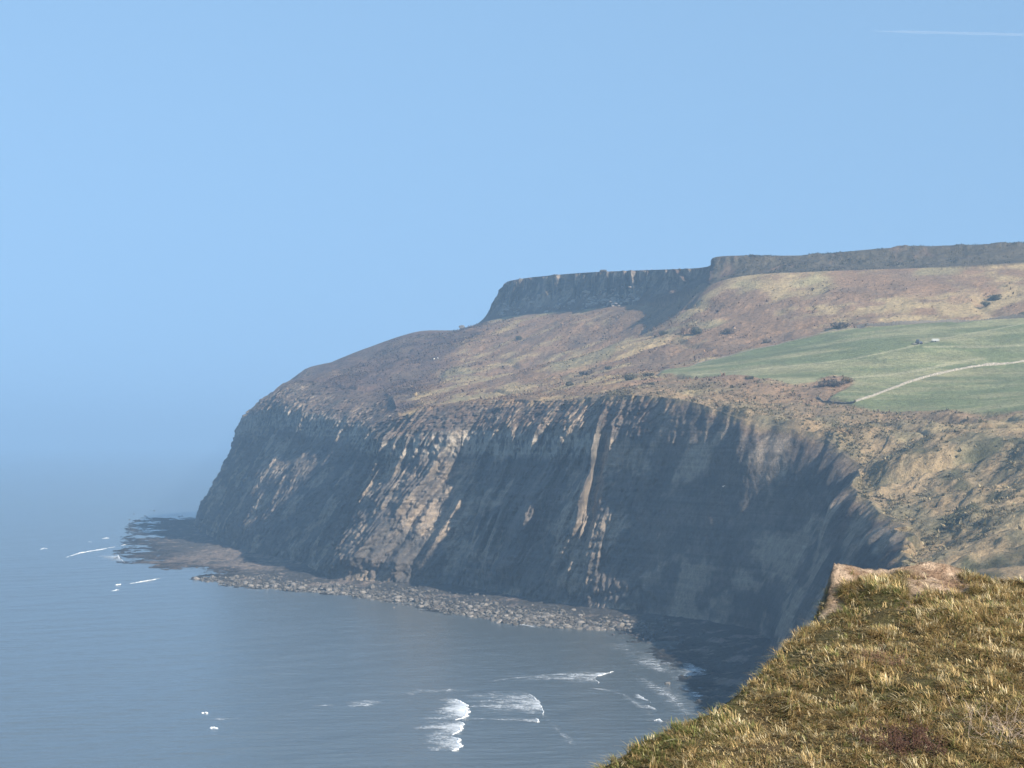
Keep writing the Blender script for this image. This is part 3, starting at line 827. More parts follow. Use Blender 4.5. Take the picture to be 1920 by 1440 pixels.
def leaf_mass(seed, w, h, n, leaf, cols):
    r = np.random.default_rng(seed)
    k = max(5, int(n / 60))
    cen = np.column_stack([r.normal(0, .24 * w, k), r.normal(0, .24 * w, k), h * (.35 + .4 * r.random(k))])
    rad = (.22 + .14 * r.random(k)) * min(w, h * 1.4)
    i = r.integers(0, k, n)
    u = r.normal(size=(n, 3)); u /= np.linalg.norm(u, axis=1, keepdims=True)
    p = cen[i] + u * (rad[i] * r.uniform(.45, 1.05, n))[:, None]
    p[:, 2] = np.maximum(p[:, 2], .02 * h)
    a = np.cross(u, r.normal(size=(n, 3))); a /= np.linalg.norm(a, axis=1, keepdims=True); b = np.cross(u, a) * .8 + u * .3
    s_ = (leaf * r.uniform(.6, 1.3, n))[:, None]
    V = np.stack([p - a * s_, p - b * s_, p + a * s_, p + b * s_], 1).reshape(-1, 3)
    c = np.array(cols)[r.integers(0, len(cols), n)] * r.uniform(.75, 1.25, n)[:, None]
    return V, np.arange(4 * n).reshape(-1, 4), np.repeat(c, 4, axis=0)


M_leaf = blade_material('bush_leaf', .15)
M_wood = simple('bush_wood', (.09, .07, .055), .3, 3, 0)
DARK = [(.045, .05, .03), (.06, .062, .035), (.075, .06, .04)]
BROWN = [(.09, .065, .05), (.07, .06, .04), (.11, .08, .055)]


def bush(px, py, wpx, hpx, label, cols=DARK, name='bush', at_d=None, cat='bush', group='bushes on the open hillside'):
    if at_d is None: x, y, z = land_at(px, py)
    else: x, y, z = at(px, py, at_d)
    w, h = .8 * wpx / F * y, .8 * hpx / F * y
    root = bpy.data.objects.new(name, None); root.location = (x, y, z - .15); link(root)
    tag(root, label, cat, group)
    v, f, c = leaf_mass(int(px * 7 + py), w, h, int(500 + 120 * w), .20 + .025 * w, cols)
    mesh_np('foliage', v, f, M_leaf, {'Col': c}, False, root)
    bm = bmesh.new(); rr_ = random.Random(int(px))
    for k in range(5):
        a = rr_.uniform(0, 6.28); t = h * .6
        b0 = [bm.verts.new((.12 * math.cos(q), .12 * math.sin(q), -.2)) for q in (0, 2.1, 4.2)]
        b1 = [bm.verts.new((.05 * math.cos(q) + math.cos(a) * w * .2, .05 * math.sin(q) + math.sin(a) * w * .2, t)) for q in (0, 2.1, 4.2)]
        for j in range(3): bm.faces.new((b0[j], b0[(j + 1) % 3], b1[(j + 1) % 3], b1[j]))
    me = bpy.data.meshes.new('stems'); bm.to_mesh(me); bm.free(); me.materials.append(M_wood); link(bpy.data.objects.new('stems', me), root)


bush(972, 634, 13, 10, 'small round dark bush alone below the boulders of the escarpment')
bush(1243, 630, 18, 11, 'low dark bush leaning left, first of three in a row on the bracken')
bush(1305, 629, 24, 19, 'tallest dark bush, middle of three in a row on the bracken hillside')
bush(1362, 629, 22, 14, 'greyish bush, last of three in a row on the bracken hillside', BROWN)
bush(1573, 617, 34, 14, 'wide brown bush just above the top corner of the green pasture', BROWN)
bush(1440, 640, 24, 9, 'flat brown bush by the upper edge of the green pasture', BROWN)
bush(1068, 719, 19, 12, 'dark bush standing alone on the pale grass above the cliff')
bush(1180, 711, 28, 13, 'broad dark bush left of the pasture tip on pale grass')
bush(1100, 697, 34, 8, 'long flat patch of scrub on the pale straw slope', BROWN)
bush(1140, 691, 14, 8, 'tiny dark bush among the green tussocks')
bush(1216, 705, 20, 8, 'small low bush right at the pointed tip of the pasture')
bush(1321, 708, 28, 11, 'dark wide bush between pasture edge and red bracken')
bush(1406, 714, 18, 7, 'small flat bush on the lower pasture edge by red bracken')
bush(1865, 554, 30, 15, 'dark leaning bush on the upper right bracken slope')
bush(1848, 570, 16, 14, 'short bush just below the leaning bush on the upper right slope')
bush(1914, 590, 20, 12, 'dark bush at the right end of the upper pasture wall')
bush(1222, 731, 14, 6, 'tiny dark bush in the red bracken above the cliff')
bush(1556, 722, 52, 16, 'long brown gorse thicket at the lower side of the pasture', BROWN, 'gorse_thicket')
bush(1590, 718, 22, 15, 'tawny gorse clump at the right end of the long thicket', [(.16, .11, .05), (.12, .09, .04)], 'gorse_thicket')
bush(1132, 514, 13, 11, 'lone dark windswept bush on the escarpment skyline', BROWN, 'bush', 2030)
bush(1273, 508, 7, 6, 'very small bush on the skyline near the escarpment step', BROWN, 'bush', 1850)


# dry stone walls
M_wall = simple('wall_stone', (.23, .21, .175), .8, 1.0, .8, .4)
M_wall2 = simple('dark_wall_stone', (.13, .115, .095), .35, 1.2, .6, .3)


def stone_wall(pix, label, h, m, seed, wd=.8, name='dry_stone_wall'):
    pts = np.array([land_at(*p) for p in pix])
    t = np.arange(len(pts)); q = np.linspace(0, len(pts) - 1, max(40, int(np.linalg.norm(np.diff(pts[:, :2], axis=0), axis=1).sum() / .8)))
    xy = catmull(t, pts[:, :2], q)
    z = np.array([ground_z(*p) for p in xy])
    z = np.convolve(np.pad(z, 3, mode='edge'), np.ones(7) / 7, 'valid')
    dx = np.gradient(xy, axis=0); dx /= np.linalg.norm(dx, axis=1, keepdims=True); nrm = np.stack([-dx[:, 1], dx[:, 0]], 1)
    r = np.random.default_rng(seed)
    n = len(xy); hh = h * (.8 + .35 * r.random(n)) * (.85 + .3 * noise2(q * 3, q * 0, seed))
    prof = [(-.5, -1.0), (-.5, .3), (-.42, .7), (-.3, 1), (.3, 1), (.42, .7), (.5, .3), (.5, -1.0)]
    V = np.zeros((n, len(prof), 3))
    for k, (a, b) in enumerate(prof):
        off = a * wd + r.normal(0, .06, n)
        V[:, k, :2] = xy + nrm * off[:, None]
        V[:, k, 2] = z + (hh * b if b > 0 else b * 1.0) + (r.normal(0, .05, n) if b > 0 else 0)
    o = mesh_np(name, V.reshape(-1, 3), grid_faces(n, len(prof)), m, smooth_shade=False)
    tag(o, label, 'wall', 'dry stone walls of the pasture')


stone_wall([(1603, 752), (1640, 741), (1700, 719), (1760, 701), (1830, 688), (1930, 677)], 'pale dry stone wall curving across the green pasture', 1.4, M_wall, 5, 1.0)
stone_wall([(1606, 613), (1650, 610), (1700, 607), (1780, 600), (1850, 596.5), (1930, 594)], 'dark stone wall along the top edge of the green pasture', 2.3, M_wall2, 6, 1.2)
stone_wall([(1232, 699), (1300, 683), (1400, 659), (1480, 639), (1560, 622), (1600, 614)], 'low tumbled stone wall along the left upper edge of the pasture', .45, M_wall2, 8)
stone_wall([(1532, 733), (1560, 744), (1602, 754)], 'short dark field boundary from the gorse thicket down to the pale wall', 1.0, M_wall2, 9)


# boulders
def rock_mesh(seed, sub=2):
    bm = bmesh.new(); bmesh.ops.create_icosphere(bm, subdivisions=sub, radius=1)
    r = np.random.default_rng(seed)
    co = np.array([v.co[:] for v in bm.verts]); nr = 9
    for _ in range(nr):       # chop with random planes for angular faces
        d = r.normal(size=3); d /= np.linalg.norm(d); h = r.uniform(.55, .9)
        over = np.maximum(co @ d - h, 0); co = co - over[:, None] * d
    co *= np.array([1, r.uniform(.6, .9), r.uniform(.45, .75)])
    for v, c in zip(bm.verts, co): v.co = c
    me = bpy.data.meshes.new('boulder'); bm.to_mesh(me); bm.free()
    return me


ROCKS = [rock_mesh(i) for i in range(7)]
for me in ROCKS: me.materials.append(M_boulder)
ROCKS_P = [rock_mesh(20 + i) for i in range(5)]
for me in ROCKS_P: me.materials.append(M_scree)
M_wet = simple('wet_rock', (.045, .042, .04), .3, .9, .5, .3, .5, .4)
ROCKS_W = [rock_mesh(40 + i) for i in range(5)]
for me in ROCKS_W: me.materials.append(M_wet)
rr = random.Random(3)


def put_rock(me, x, y, z, s, label, cat, group, name='boulder'):
    o = bpy.data.objects.new(name, me); link(o)
    o.location = (x, y, z + .18 * s); o.scale = (s, s, s); o.rotation_euler = (rr.uniform(-.3, .3), rr.uniform(-.3, .3), rr.uniform(0, 6.28))
    tag(o, label, cat, group)


# the boulder spit at the cliff foot
def spit_points(n, seed, ulo=8.3, uhi=15.9, tlo=-.06, thi=.85):
    r = np.random.default_rng(seed)
    u = r.uniform(ulo, uhi, n)
    # more where the photograph has its ridge of blocks
    t = tlo + (thi - tlo) * r.beta(1.1, 2.6, n)
    iu = np.clip(np.searchsorted(U, u), 0, NU - 1); iv = np.clip(np.round((t + .45) / 1.45 * (NS - 1)).astype(int), 0, NS - 2)
    p = P[iu, iv]
    return p + np.column_stack([r.normal(0, .5, n), r.normal(0, .5, n), np.zeros(n)])


pts = spit_points(11000, 5)
sz = np.random.default_rng(6).gamma(1.1, .36, len(pts)) + .16
vis = sz * 1.0 / pts[:, 1]
order = np.argsort(-vis)
big, small = order[:230], order[230:]
for i in big:
    x, y, z = pts[i]
    put_rock(rr.choice(ROCKS), x, y, max(z, -.3), float(min(sz[i], 2.6)), 'angular brown grey boulder lying loose on the sunlit spit at the cliff foot', 'boulder', 'boulders on the sunlit spit')
# the countless small ones as one mass
def rock_mass(pp, ss, name, m, seed):
    base = [np.array([v.co[:] for v in me.vertices]) for me in (rock_mesh(60 + k, 1) for k in range(4))]
    fac = np.array([p.vertices[:] for p in rock_mesh(60, 1).polygons])
    r = np.random.default_rng(seed); V, Fc = [], []; b = 0
    for p, s_ in zip(pp, ss):
        a = r.uniform(0, 6.28); c_, s2 = math.cos(a), math.sin(a)
        v = base[r.integers(0, 4)] * s_; v = np.column_stack([v[:, 0] * c_ - v[:, 1] * s2, v[:, 0] * s2 + v[:, 1] * c_, v[:, 2]]) + p + [0, 0, .15 * s_]
        V.append(v); Fc.append(fac + b); b += len(v)
    o = mesh_np(name, np.vstack(V), np.vstack(Fc), m, smooth_shade=False)
    tag(o, kind='stuff')
rock_mass(pts[small], sz[small], 'shingle', M_shingle, 9)
# wet rocks awash off the tip and along the shaded beach
for k in range(46):
    px, py = rr.uniform(235, 360), rr.gauss(980, 12)
    x, y, z = sea(px, max(py, 957))
    put_rock(rr.choice(ROCKS_W), x, y, -.5, rr.uniform(.8, 2.0), 'black wet rock awash in the shallows off the tip of the headland', 'rock', 'dark rocks awash off the headland tip', 'sea_rock')
for k in range(70):
    t = rr.random(); iu = int(np.searchsorted(U, rr.uniform(6.5, 10.5))); iv = int((t * .7 + .40) / 1.45 * (NS - 1))
    x, y, z = P[iu, iv]
    put_rock(rr.choice(ROCKS_W), x + rr.gauss(0, 1), y + rr.gauss(0, 2), max(z, -.3), rr.uniform(.6, 1.9), 'dark rock lying on the shaded beach under the cliff', 'rock', 'dark rocks on the shaded beach', 'beach_rock')
for (px, py, s_, lb) in [(1252, 1283, 1.6, 'lone brown rock standing in the shallow surf near the shaded beach'), (738, 1140, 1.2, 'isolated pale block in the water at the edge of the spit')]:
    x, y, z = sea(px, py); put_rock(ROCKS[2], x, y, -.1, s_, lb, 'rock', None, 'sea_rock')
# scree blocks under the escarpment and single outcrops
zi = np.where((zone >= 3) & (zone < 3.55))[0]
for k in range(190):
    ur = rr.uniform(11.9, 12.9) if k % 3 else rr.uniform(13.0, 14.6)
    iu = int(np.searchsorted(U, ur)); iv = int(zi[int(len(zi) * min(.99, max(0, rr.gauss(.5, .32))))])
    x, y, z = P[iu, iv]
    put_rock(rr.choice(ROCKS_P), x, y, z, rr.choice([1.2, 1.5, 1.9, 2.5, 3.4]), 'pale fallen block on the scree under the escarpment crags', 'boulder', 'fallen blocks under the escarpment', 'fallen_block')
x, y, z = at(866, 615, 2300); put_rock(ROCKS[1], x, y, z, 4.2, 'rounded outcrop standing out on the skyline left of the escarpment', 'outcrop', None, 'rock_outcrop')

# ------------------------------------------------------------------ tractor and trailer
def box(bm, x0, x1, y0, y1, z0, z1, tx=0.0):
    vs = [bm.verts.new((x + (tx if z == z1 else 0) * (1 if x == x0 else -1), y, z)) for z in (z0, z1) for (x, y) in ((x0, y0), (x1, y0), (x1, y1), (x0, y1))]
    for f in ((3, 2, 1, 0), (4, 5, 6, 7), (0, 1, 5, 4), (1, 2, 6, 5), (2, 3, 7, 6), (3, 0, 4, 7)): bm.faces.new([vs[i] for i in f])


def wheel_bm(r, wd):
    bm = bmesh.new()
    bmesh.ops.create_cone(bm, cap_ends=True, segments=24, radius1=r, radius2=r, depth=wd, matrix=Matrix.Rotation(math.pi / 2, 4, 'X'))
    bmesh.ops.create_cone(bm, cap_ends=True, segments=16, radius1=r * .55, radius2=r * .5, depth=wd * 1.12, matrix=Matrix.Rotation(math.pi / 2, 4, 'X'))
    return bm


def part(name, bm, m, parent, bevel=0.0, loc=(0, 0, 0)):
    if bevel: bmesh.ops.bevel(bm, geom=bm.edges[:], offset=bevel, segments=1, affect='EDGES')
    me = bpy.data.meshes.new(name); bm.to_mesh(me); bm.free(); me.materials.append(m)
    o = link(bpy.data.objects.new(name, me), parent); o.location = loc
    return o


M_tr = simple('tractor_paint', (.05, .06, .10), .15, 3, 0, .1, .4, .5)
M_glass = simple('cab_glass', (.03, .035, .04), .1, 1, 0, .1, .1, .8)
M_rub = simple('rubber', (.02, .02, .02), .2, 4, .2)
M_hub = simple('wheel_hub', (.35, .33, .30), .2, 4, 0)
M_pale = simple('galvanised_metal', (.27, .29, .29), .15, 3, 0, .1, .5, .5)


def tractor():
    x, y, z = land_at(1722, 646)
    t = bpy.data.objects.new('tractor', None); t.location = (x, y, z); t.rotation_euler = (0, 0, R(8)); link(t)
    tag(t, 'dark tractor parked in the middle of the green pasture', 'tractor')
    bm = bmesh.new(); box(bm, .2, 2.6, -.45, .45, .9, 1.75, .12); box(bm, -1.2, .3, -.5, .5, .7, 1.3); part('body', bm, M_tr, t, .05)
    bm = bmesh.new(); box(bm, -1.25, .3, -.75, .75, 1.3, 2.75, .12); part('cab', bm, M_glass, t, .05)
    bm = bmesh.new(); box(bm, -1.3, .4, -.82, .82, 2.75, 2.92); part('cab_roof', bm, M_tr, t, .04)
    bm = bmesh.new(); bmesh.ops.create_cone(bm, cap_ends=True, segments=10, radius1=.06, radius2=.06, depth=1.1); part('exhaust', bm, M_rub, t, 0, (1.2, .35, 2.2))
    for sy_ in (-.85, .85):
        part('wheel', wheel_bm(.95, .5), M_rub, t, 0, (-.75, sy_, .9)); part('wheel', wheel_bm(.6, .36), M_rub, t, 0, (1.9, sy_ * .9, .56))
    bm = bmesh.new(); box(bm, -3.6, -1.5, -1.1, 1.1, .35, .6); box(bm, -2.0, -1.2, -.15, .15, .55, .75); part('implement', bm, M_hub, t, .04)
    x, y, z = land_at(1754, 641)
    t = bpy.data.objects.new('farm_trailer', None); t.location = (x, y, z); t.rotation_euler = (0, 0, R(12)); link(t)
    tag(t, 'pale slatted livestock trailer standing right of the tractor', 'trailer')
    bm = bmesh.new(); box(bm, -2.2, 2.2, -.9, .9, .55, .7); part('deck', bm, M_hub, t, .02)
    bm = bmesh.new()
    for k in range(4): box(bm, -2.2, 2.2, -.9, -.84, .75 + k * .36, .98 + k * .36); box(bm, -2.2, 2.2, .84, .9, .75 + k * .36, .98 + k * .36)
    for k in range(6): box(bm, -2.2 + k * .86, -2.1 + k * .86, -.97, -.91, .7, 2.15); box(bm, -2.2 + k * .86, -2.1 + k * .86, .91, .97, .7, 2.15)
    part('side_rails', bm, M_pale, t)
    for sy_ in (-.95, .95): part('wheel', wheel_bm(.4, .25), M_rub, t, 0, (-.3, sy_, .4))
    bm = bmesh.new(); box(bm, 2.2, 3.4, -.06, .06, .5, .62); part('drawbar', bm, M_hub, t)


tractor()


# ------------------------------------------------------------------ people, sheep, gull (all a few pixels tall)
def skin_obj(name, verts, edges, rad, m, parent=None):
    me = bpy.data.meshes.new(name); me.from_pydata(verts, edges, []); o = bpy.data.objects.new(name, me); link(o, parent)
    md = o.modifiers.new('skin', 'SKIN')
    for i, r_ in enumerate(rad):
        me.skin_vertices[0].data[i].radius = (r_, r_) if not isinstance(r_, tuple) else r_
    me.skin_vertices[0].data[0].use_root = True
    o.modifiers.new('sub', 'SUBSURF').levels = 1; o.modifiers['sub'].render_levels = 1
    me.materials.append(m); return o


def person(px, py, d, label, jacket, stride):
    x, y, z = at(px, py, d)
    root = bpy.data.objects.new('person', None); root.location = (x, y, z); root.rotation_euler = (0, 0, R(90)); link(root)
    tag(root, label, 'person', 'walkers on the escarpment top')
    sk = simple('skin', (.45, .3, .22), .1, 5, 0); jk = simple('jacket_cloth', jacket, .1, 5, 0); tr_ = simple('trouser_cloth', (.04, .045, .06), .1, 5, 0)
    s_ = stride
    V = [(0, 0, .95), (0, 0, 1.2), (0, 0, 1.42), (0, .02, 1.53), (0, .02, 1.68), (.1, 0, .9), (.1, s_, .5), (.1, s_ * .9, .06), (.1, s_ * .9 + .17, .04), (-.1, 0, .9), (-.1, -s_, .5), (-.1, -s_ * 1.3, .06), (-.1, -s_ * 1.3 + .17, .04),
         (.2, 0, 1.4), (.25, -.1, 1.12), (.23, .06, .86), (-.2, 0, 1.4), (-.25, .1, 1.12), (-.23, .2, .88)]
    E_ = [(0, 1), (1, 2), (2, 3), (3, 4), (0, 5), (5, 6), (6, 7), (7, 8), (0, 9), (9, 10), (10, 11), (11, 12), (2, 13), (13, 14), (14, 15), (2, 16), (16, 17), (17, 18)]
    skin_obj('body', V, E_, [.15, .15, .15, .055, .10, .09, .07, .045, .04, .09, .07, .045, .04, .065, .05, .035, .065, .05, .035], sk, root)
    skin_obj('jacket', [V[0], V[1], V[2], V[13], V[14], V[15], V[16], V[17], V[18]], [(0, 1), (1, 2), (2, 3), (3, 4), (4, 5), (2, 6), (6, 7), (7, 8)], [.18, .175, .17, .085, .068, .05, .085, .068, .05], jk, root)
    skin_obj('trousers', [V[0], V[5], V[6], V[7], V[9], V[10], V[11]], [(0, 1), (1, 2), (2, 3), (0, 4), (4, 5), (5, 6)], [.165, .11, .085, .065, .11, .085, .065], tr_, root)


person(1213, 507.5, 1935, 'tiny walker in dark clothes on the skyline of the escarpment', (.05, .05, .06), .12)
person(1222, 507.0, 1925, 'tiny walker in a white jacket on the skyline of the escarpment', (.8, .8, .8), .16)


def sheep(px, py, label, az_):
    x, y, z = land_at(px, py)
    root = bpy.data.objects.new('sheep', None); root.location = (x, y, z); root.rotation_euler = (0, 0, az_); root.scale = (1.25,) * 3; link(root)
    tag(root, label, 'sheep', 'sheep on the headland')
    wool = simple('wool', (.75, .72, .66), .1, 8, .4, .05)
    V = [(-.45, 0, .72), (-.1, 0, .70), (.3, 0, .74), (.52, 0, .86), (.70, 0, .92), (.86, 0, .84), (.28, .13, .5), (.28, .14, .26), (.28, .14, .02), (.28, -.13, .5), (.28, -.14, .26), (.28, -.14, .02),
         (-.40, .13, .52), (-.46, .14, .28), (-.42, .14, .02), (-.40, -.13, .52), (-.46, -.14, .28), (-.42, -.14, .02), (-.62, 0, .66)]
    E_ = [(0, 1), (1, 2), (2, 3), (3, 4), (4, 5), (2, 6), (6, 7), (7, 8), (2, 9), (9, 10), (10, 11), (0, 12), (12, 13), (13, 14), (0, 15), (15, 16), (16, 17), (0, 18)]
    skin_obj('body', V, E_, [.27, .31, .28, .16, .12, .06, .10, .05, .04, .10, .05, .04, .11, .05, .04, .11, .05, .04, .05], wool, root)


sheep(814, 675, 'left one of two white sheep on the dark heather slope', .6)
sheep(821, 674, 'right one of two white sheep on the dark heather slope', 2.4)


def gull():
    x, y, z = at(1357, 911.5, 860)
    root = bpy.data.objects.new('gull', None); root.location = (x, y, z); root.rotation_euler = (0, R(-18), R(20)); link(root)
    tag(root, 'white gull gliding in front of the shaded cliff', 'gull')
    wh = simple('feather', (.85, .85, .84), .05, 8, 0)
    skin_obj('body', [(0, -.26, 0), (0, -.1, .01), (0, .12, .01), (0, .24, .03), (0, .34, .02)], [(0, 1), (1, 2), (2, 3), (3, 4)], [.03, .075, .08, .05, .012], wh, root)
    for s_ in (-1, 1):
        bm = bmesh.new()
        st = [(0.04, .11, -.07, .02), (.30, .14, -.04, .10), (.52, .08, -.04, .10), (.72, -.05, -.1, .03)]
        up_ = [[bm.verts.new((s_ * a, b, h)), bm.verts.new((s_ * a, (b + c) / 2, h + .02)), bm.verts.new((s_ * a, c, h))] for a, b, c, h in st]
        for p_, q_ in zip(up_[:-1], up_[1:]):
            for k in range(2): bm.faces.new((p_[k], p_[k + 1], q_[k + 1], q_[k]))
        o = part('wing', bm, wh, root); o.modifiers.new('t', 'SOLIDIFY').thickness = .012


gull()

# ------------------------------------------------------------------ breaking waves
def foam_material():
    s = NT('foam'); co = s.coord()
    n = s.noise(1.3, 5, .7, co)
    s.put(s.b.inputs['Base Color'], s.mix(s.rng(n, .3, .7, 0, 1), (.62, .66, .68), (.88, .88, .87)))
    s.b.inputs['Roughness'].default_value = .8
    s.put(s.b.inputs['Normal'], s.bump(n, .6, .3))
    return s.m


def lace_material():
    s = NT('foam_lace'); co = s.coord()
    n1 = s.noise(1.1, 6, .72, co, .8); n2 = s.noise(.2, 4, .6, co, .5)
    v = s.math('ADD', s.math('MULTIPLY', n1, .65), s.math('MULTIPLY', n2, .45))
    d = s.attr('dens', 'Fac')
    al = s.math('MULTIPLY', s.rng(s.math('ADD', v, s.math('MULTIPLY', d, .42)), .69, .95, 0, 1), s.rng(d, 0, .12, 0, 1), clamp=True)
    s.b.inputs['Base Color'].default_value = (.72, .75, .77, 1)
    s.put(s.b.inputs['Alpha'], s.math('MULTIPLY', al, .9))
    return s.m


M_foam, M_lace = foam_material(), lace_material()


def breaking_wave(crest, trail, label, hgt=.7, wid=1.4, dens=.8, seed=1, name='breaking_wave'):
    """crest: photo points on the sea; trail: (dx, dy) in photo pixels of the foam left behind"""
    c = np.array([sea(*p) for p in crest])
    root = bpy.data.objects.new(name, None); root.location = (*c.mean(0)[:2], 0); link(root)
    tag(root, label, 'wave', 'waves breaking in the bay')
    q = np.linspace(0, len(c) - 1, 30 * (len(c) - 1) + 1); t = np.arange(len(c))
    xy = catmull(t, c[:, :2], q); n = len(xy)
    xy = xy + np.stack([fbm2(q * 1.7, q * 0 + seed, 3, 600), fbm2(q * 1.7, q * 0 + seed, 3, 610)], 1) * (1.6 if hgt > 0 else 3.5)
    if hgt > 0:
        dx = np.gradient(xy, axis=0); dx /= np.linalg.norm(dx, axis=1, keepdims=True); nr = np.stack([-dx[:, 1], dx[:, 0]], 1)
        e = np.sin(np.linspace(0, math.pi, n)) ** .45
        na = 9; V = np.zeros((n, na, 3))
        arc_ = np.concatenate([[0], np.cumsum(np.linalg.norm(np.diff(xy, axis=0), axis=1))])
        for k in range(na):
            a = math.pi * k / (na - 1)
            lump = np.maximum(.03, .42 + .62 * noise2(arc_ / .7, np.full(n, k * .55), seed)) + .35 * noise2(arc_ / 3.5, np.full(n, k * .2), seed + 1)
            V[:, k, :2] = xy + nr * (math.cos(a) * .75 * wid * e * lump)[:, None]
            V[:, k, 2] = -.1 + math.sin(a) * .85 * hgt * e * lump
        V[..., :2] -= np.array(root.location[:2])
        mesh_np('crest', V.reshape(-1, 3), grid_faces(n, na), M_foam, parent=root)
    if trail:
        m = 40
        t2 = np.array([np.array(sea(p[0] + trail[0], p[1] + trail[1])) - np.array(sea(*p)) for p in crest])[:, :2]
        tr_ = catmull(t, t2, q) * (.72 + .55 * fbm2(q * 2.4, q * 0 + seed, 3, 620))[:, None]
        s_ = np.linspace(0, 1, m)
        XY = xy[:, None, :] + tr_[:, None, :] * s_[None, :, None]
        jag = fbm2(XY[..., 0] / 9, XY[..., 1] / 9, 3, seed + 5)
        dn = dens * (1 - s_[None, :]) ** .7 * np.sin(np.linspace(.06, math.pi - .06, n))[:, None] ** .6 + .35 * jag * dens
        dn = dn * (np.sin(np.linspace(0, math.pi, m)) ** .7)[None, :] if hgt == 0 else dn
        dn = np.clip(dn, 0, 1); dn[:, -1] = 0; dn[0] = 0; dn[-1] = 0
        Zt = wave(XY[..., 0], XY[..., 1]) + .16
        V = np.concatenate([XY - np.array(root.location[:2]), Zt[..., None]], -1)
        o = mesh_np('foam_trail', V.reshape(-1, 3), grid_faces(n, m), M_lace, {'dens': dn.reshape(-1)}, parent=root)
        nx = o.data.polygons[0].normal.z
        if nx < 0: o.data.flip_normals()


breaking_wave([(845, 1308), (866, 1319), (876, 1332), (872, 1344), (852, 1351)], (-95, 2), 'largest white breaking crest near the middle of the bay, top of a stack of three', .9, 1.8, 1.0, 1)
breaking_wave([(858, 1351), (866, 1361), (860, 1373), (842, 1384)], (-105, 3), 'middle crest in the stack of three white breakers in the bay', .8, 1.3, .8, 2)
breaking_wave([(850, 1381), (862, 1391), (859, 1403), (845, 1410)], (-110, -4), 'lowest crest in the stack of three white breakers in the bay', .8, 1.3, .85, 3)
breaking_wave([(982, 1296), (1000, 1307), (1012, 1319), (1017, 1330), (1014, 1340)], (-230, 4), 'thin curved breaker right of the big white one with a wide veil of foam', .6, .55, .62, 4)
breaking_wave([(1154, 1258), (1132, 1264), (1118, 1270), (1121, 1280)], (-215, 6), 'bent white breaker with a long foam trail below the end of the spit', .6, .7, .75, 5)
breaking_wave([(1004, 1346), (1011, 1352), (1008, 1357)], (-110, -4), 'short white curl under the wide foam veil', .5, .6, .6, 6)
breaking_wave([(1197, 1302), (1208, 1309), (1220, 1317)], (-22, 2), 'upper of three small breakers near the shaded shore', .5, .6, .7, 7)
breaking_wave([(1217, 1322), (1226, 1328), (1232, 1334)], (-40, -1), 'middle of three small breakers near the shaded shore', .4, .5, .7, 8)
breaking_wave([(1226, 1352), (1236, 1350), (1243, 1356)], (-24, 2), 'lowest and whitest of three small breakers near the shaded shore', .6, .9, .7, 9)
breaking_wave([(640, 1316), (647, 1322), (652, 1330)], (125, -8), 'pale foam streak on open water left of the big breakers', 0, .5, .75, 10)
breaking_wave([(700, 1302), (770, 1292), (840, 1290), (900, 1290)], (-20, 18), 'thin veil of old foam above the largest breaker', 0, .5, .5, 11)
breaking_wave([(394, 1367), (399, 1364), (405, 1368)], None, 'small bright white splash alone on the open water', .9, 1.2, .7, 12)
breaking_wave([(381, 1338), (386, 1336), (390, 1338)], None, 'tiny white splash behind the small bright one', .6, .7, .5, 13)
breaking_wave([(398, 1343), (402, 1348), (404, 1352)], (62, 0), 'faint foam patch beside the two small splashes', 0, .5, .55, 14)
breaking_wave([(124, 1045), (150, 1037), (185, 1031), (218, 1025)], (24, -6), 'long white breaker rolling in off the left end of the reef', .9, 2.2, .8, 15)
breaking_wave([(222, 1024), (238, 1021), (254, 1018)], None, 'short white breaker touching the far side of the reef', .8, 1.5, .8, 16)
breaking_wave([(220, 1040), (224, 1047), (235, 1055)], (-55, -4), 'white splash against the pointed end of the reef', 1.3, 1.3, .7, 17)
breaking_wave([(243, 1094), (262, 1091), (285, 1087), (307, 1083)], None, 'narrow straight breaker between the reef and the spit', .7, .8, .7, 18)
breaking_wave([(216, 1097), (222, 1096), (230, 1095)], None, 'little white crest at the left end of the narrow straight breaker', .6, .8, .7, 19)
breaking_wave([(210, 1108), (217, 1106), (224, 1106)], None, 'little white crest below the narrow straight breaker', .7, 1.0, .7, 20)
breaking_wave([(76, 1030), (83, 1028), (89, 1029)], None, 'farthest left white crest on the open sea', .9, 1.3, .7, 21)
breaking_wave([(191, 1010), (198, 1009), (206, 1009)], None, 'small white crest beyond the long breaker, left of the dark rocks', .8, 1.3, .7, 22)
breaking_wave([(164, 1017), (168, 1016), (171, 1017)], None, 'tiny white crest between the long breaker and the open sea', .6, .8, .7, 23)


# thin foam where the water meets the shore
def shore_foam(pix, width, seed, dens=.6):
    c = np.array([sea(*p) for p in pix]); q = np.linspace(0, len(c) - 1, 40 * (len(c) - 1)); xy = catmull(np.arange(len(c)), c[:, :2], q)
    dx = np.gradient(xy, axis=0); dx /= np.linalg.norm(dx, axis=1, keepdims=True); nr = np.stack([-dx[:, 1], dx[:, 0]], 1)
    n, m = len(xy), 26; s_ = np.linspace(-1, 1, m)
    XY = xy[:, None] + nr[:, None] * (s_ * width)[None, :, None]
    dn = dens * (1 - np.abs(s_))[None, :] * (.7 + .6 * noise2(q / 1.0, q * 0, seed))[:, None] * np.sin(np.linspace(.02, math.pi - .02, n))[:, None] ** .4
    V = np.concatenate([XY, (wave(XY[..., 0], XY[..., 1]) + .28)[..., None]], -1).reshape(-1, 3)
    return V, grid_faces(n, m), np.clip(dn, 0, 1).reshape(-1)


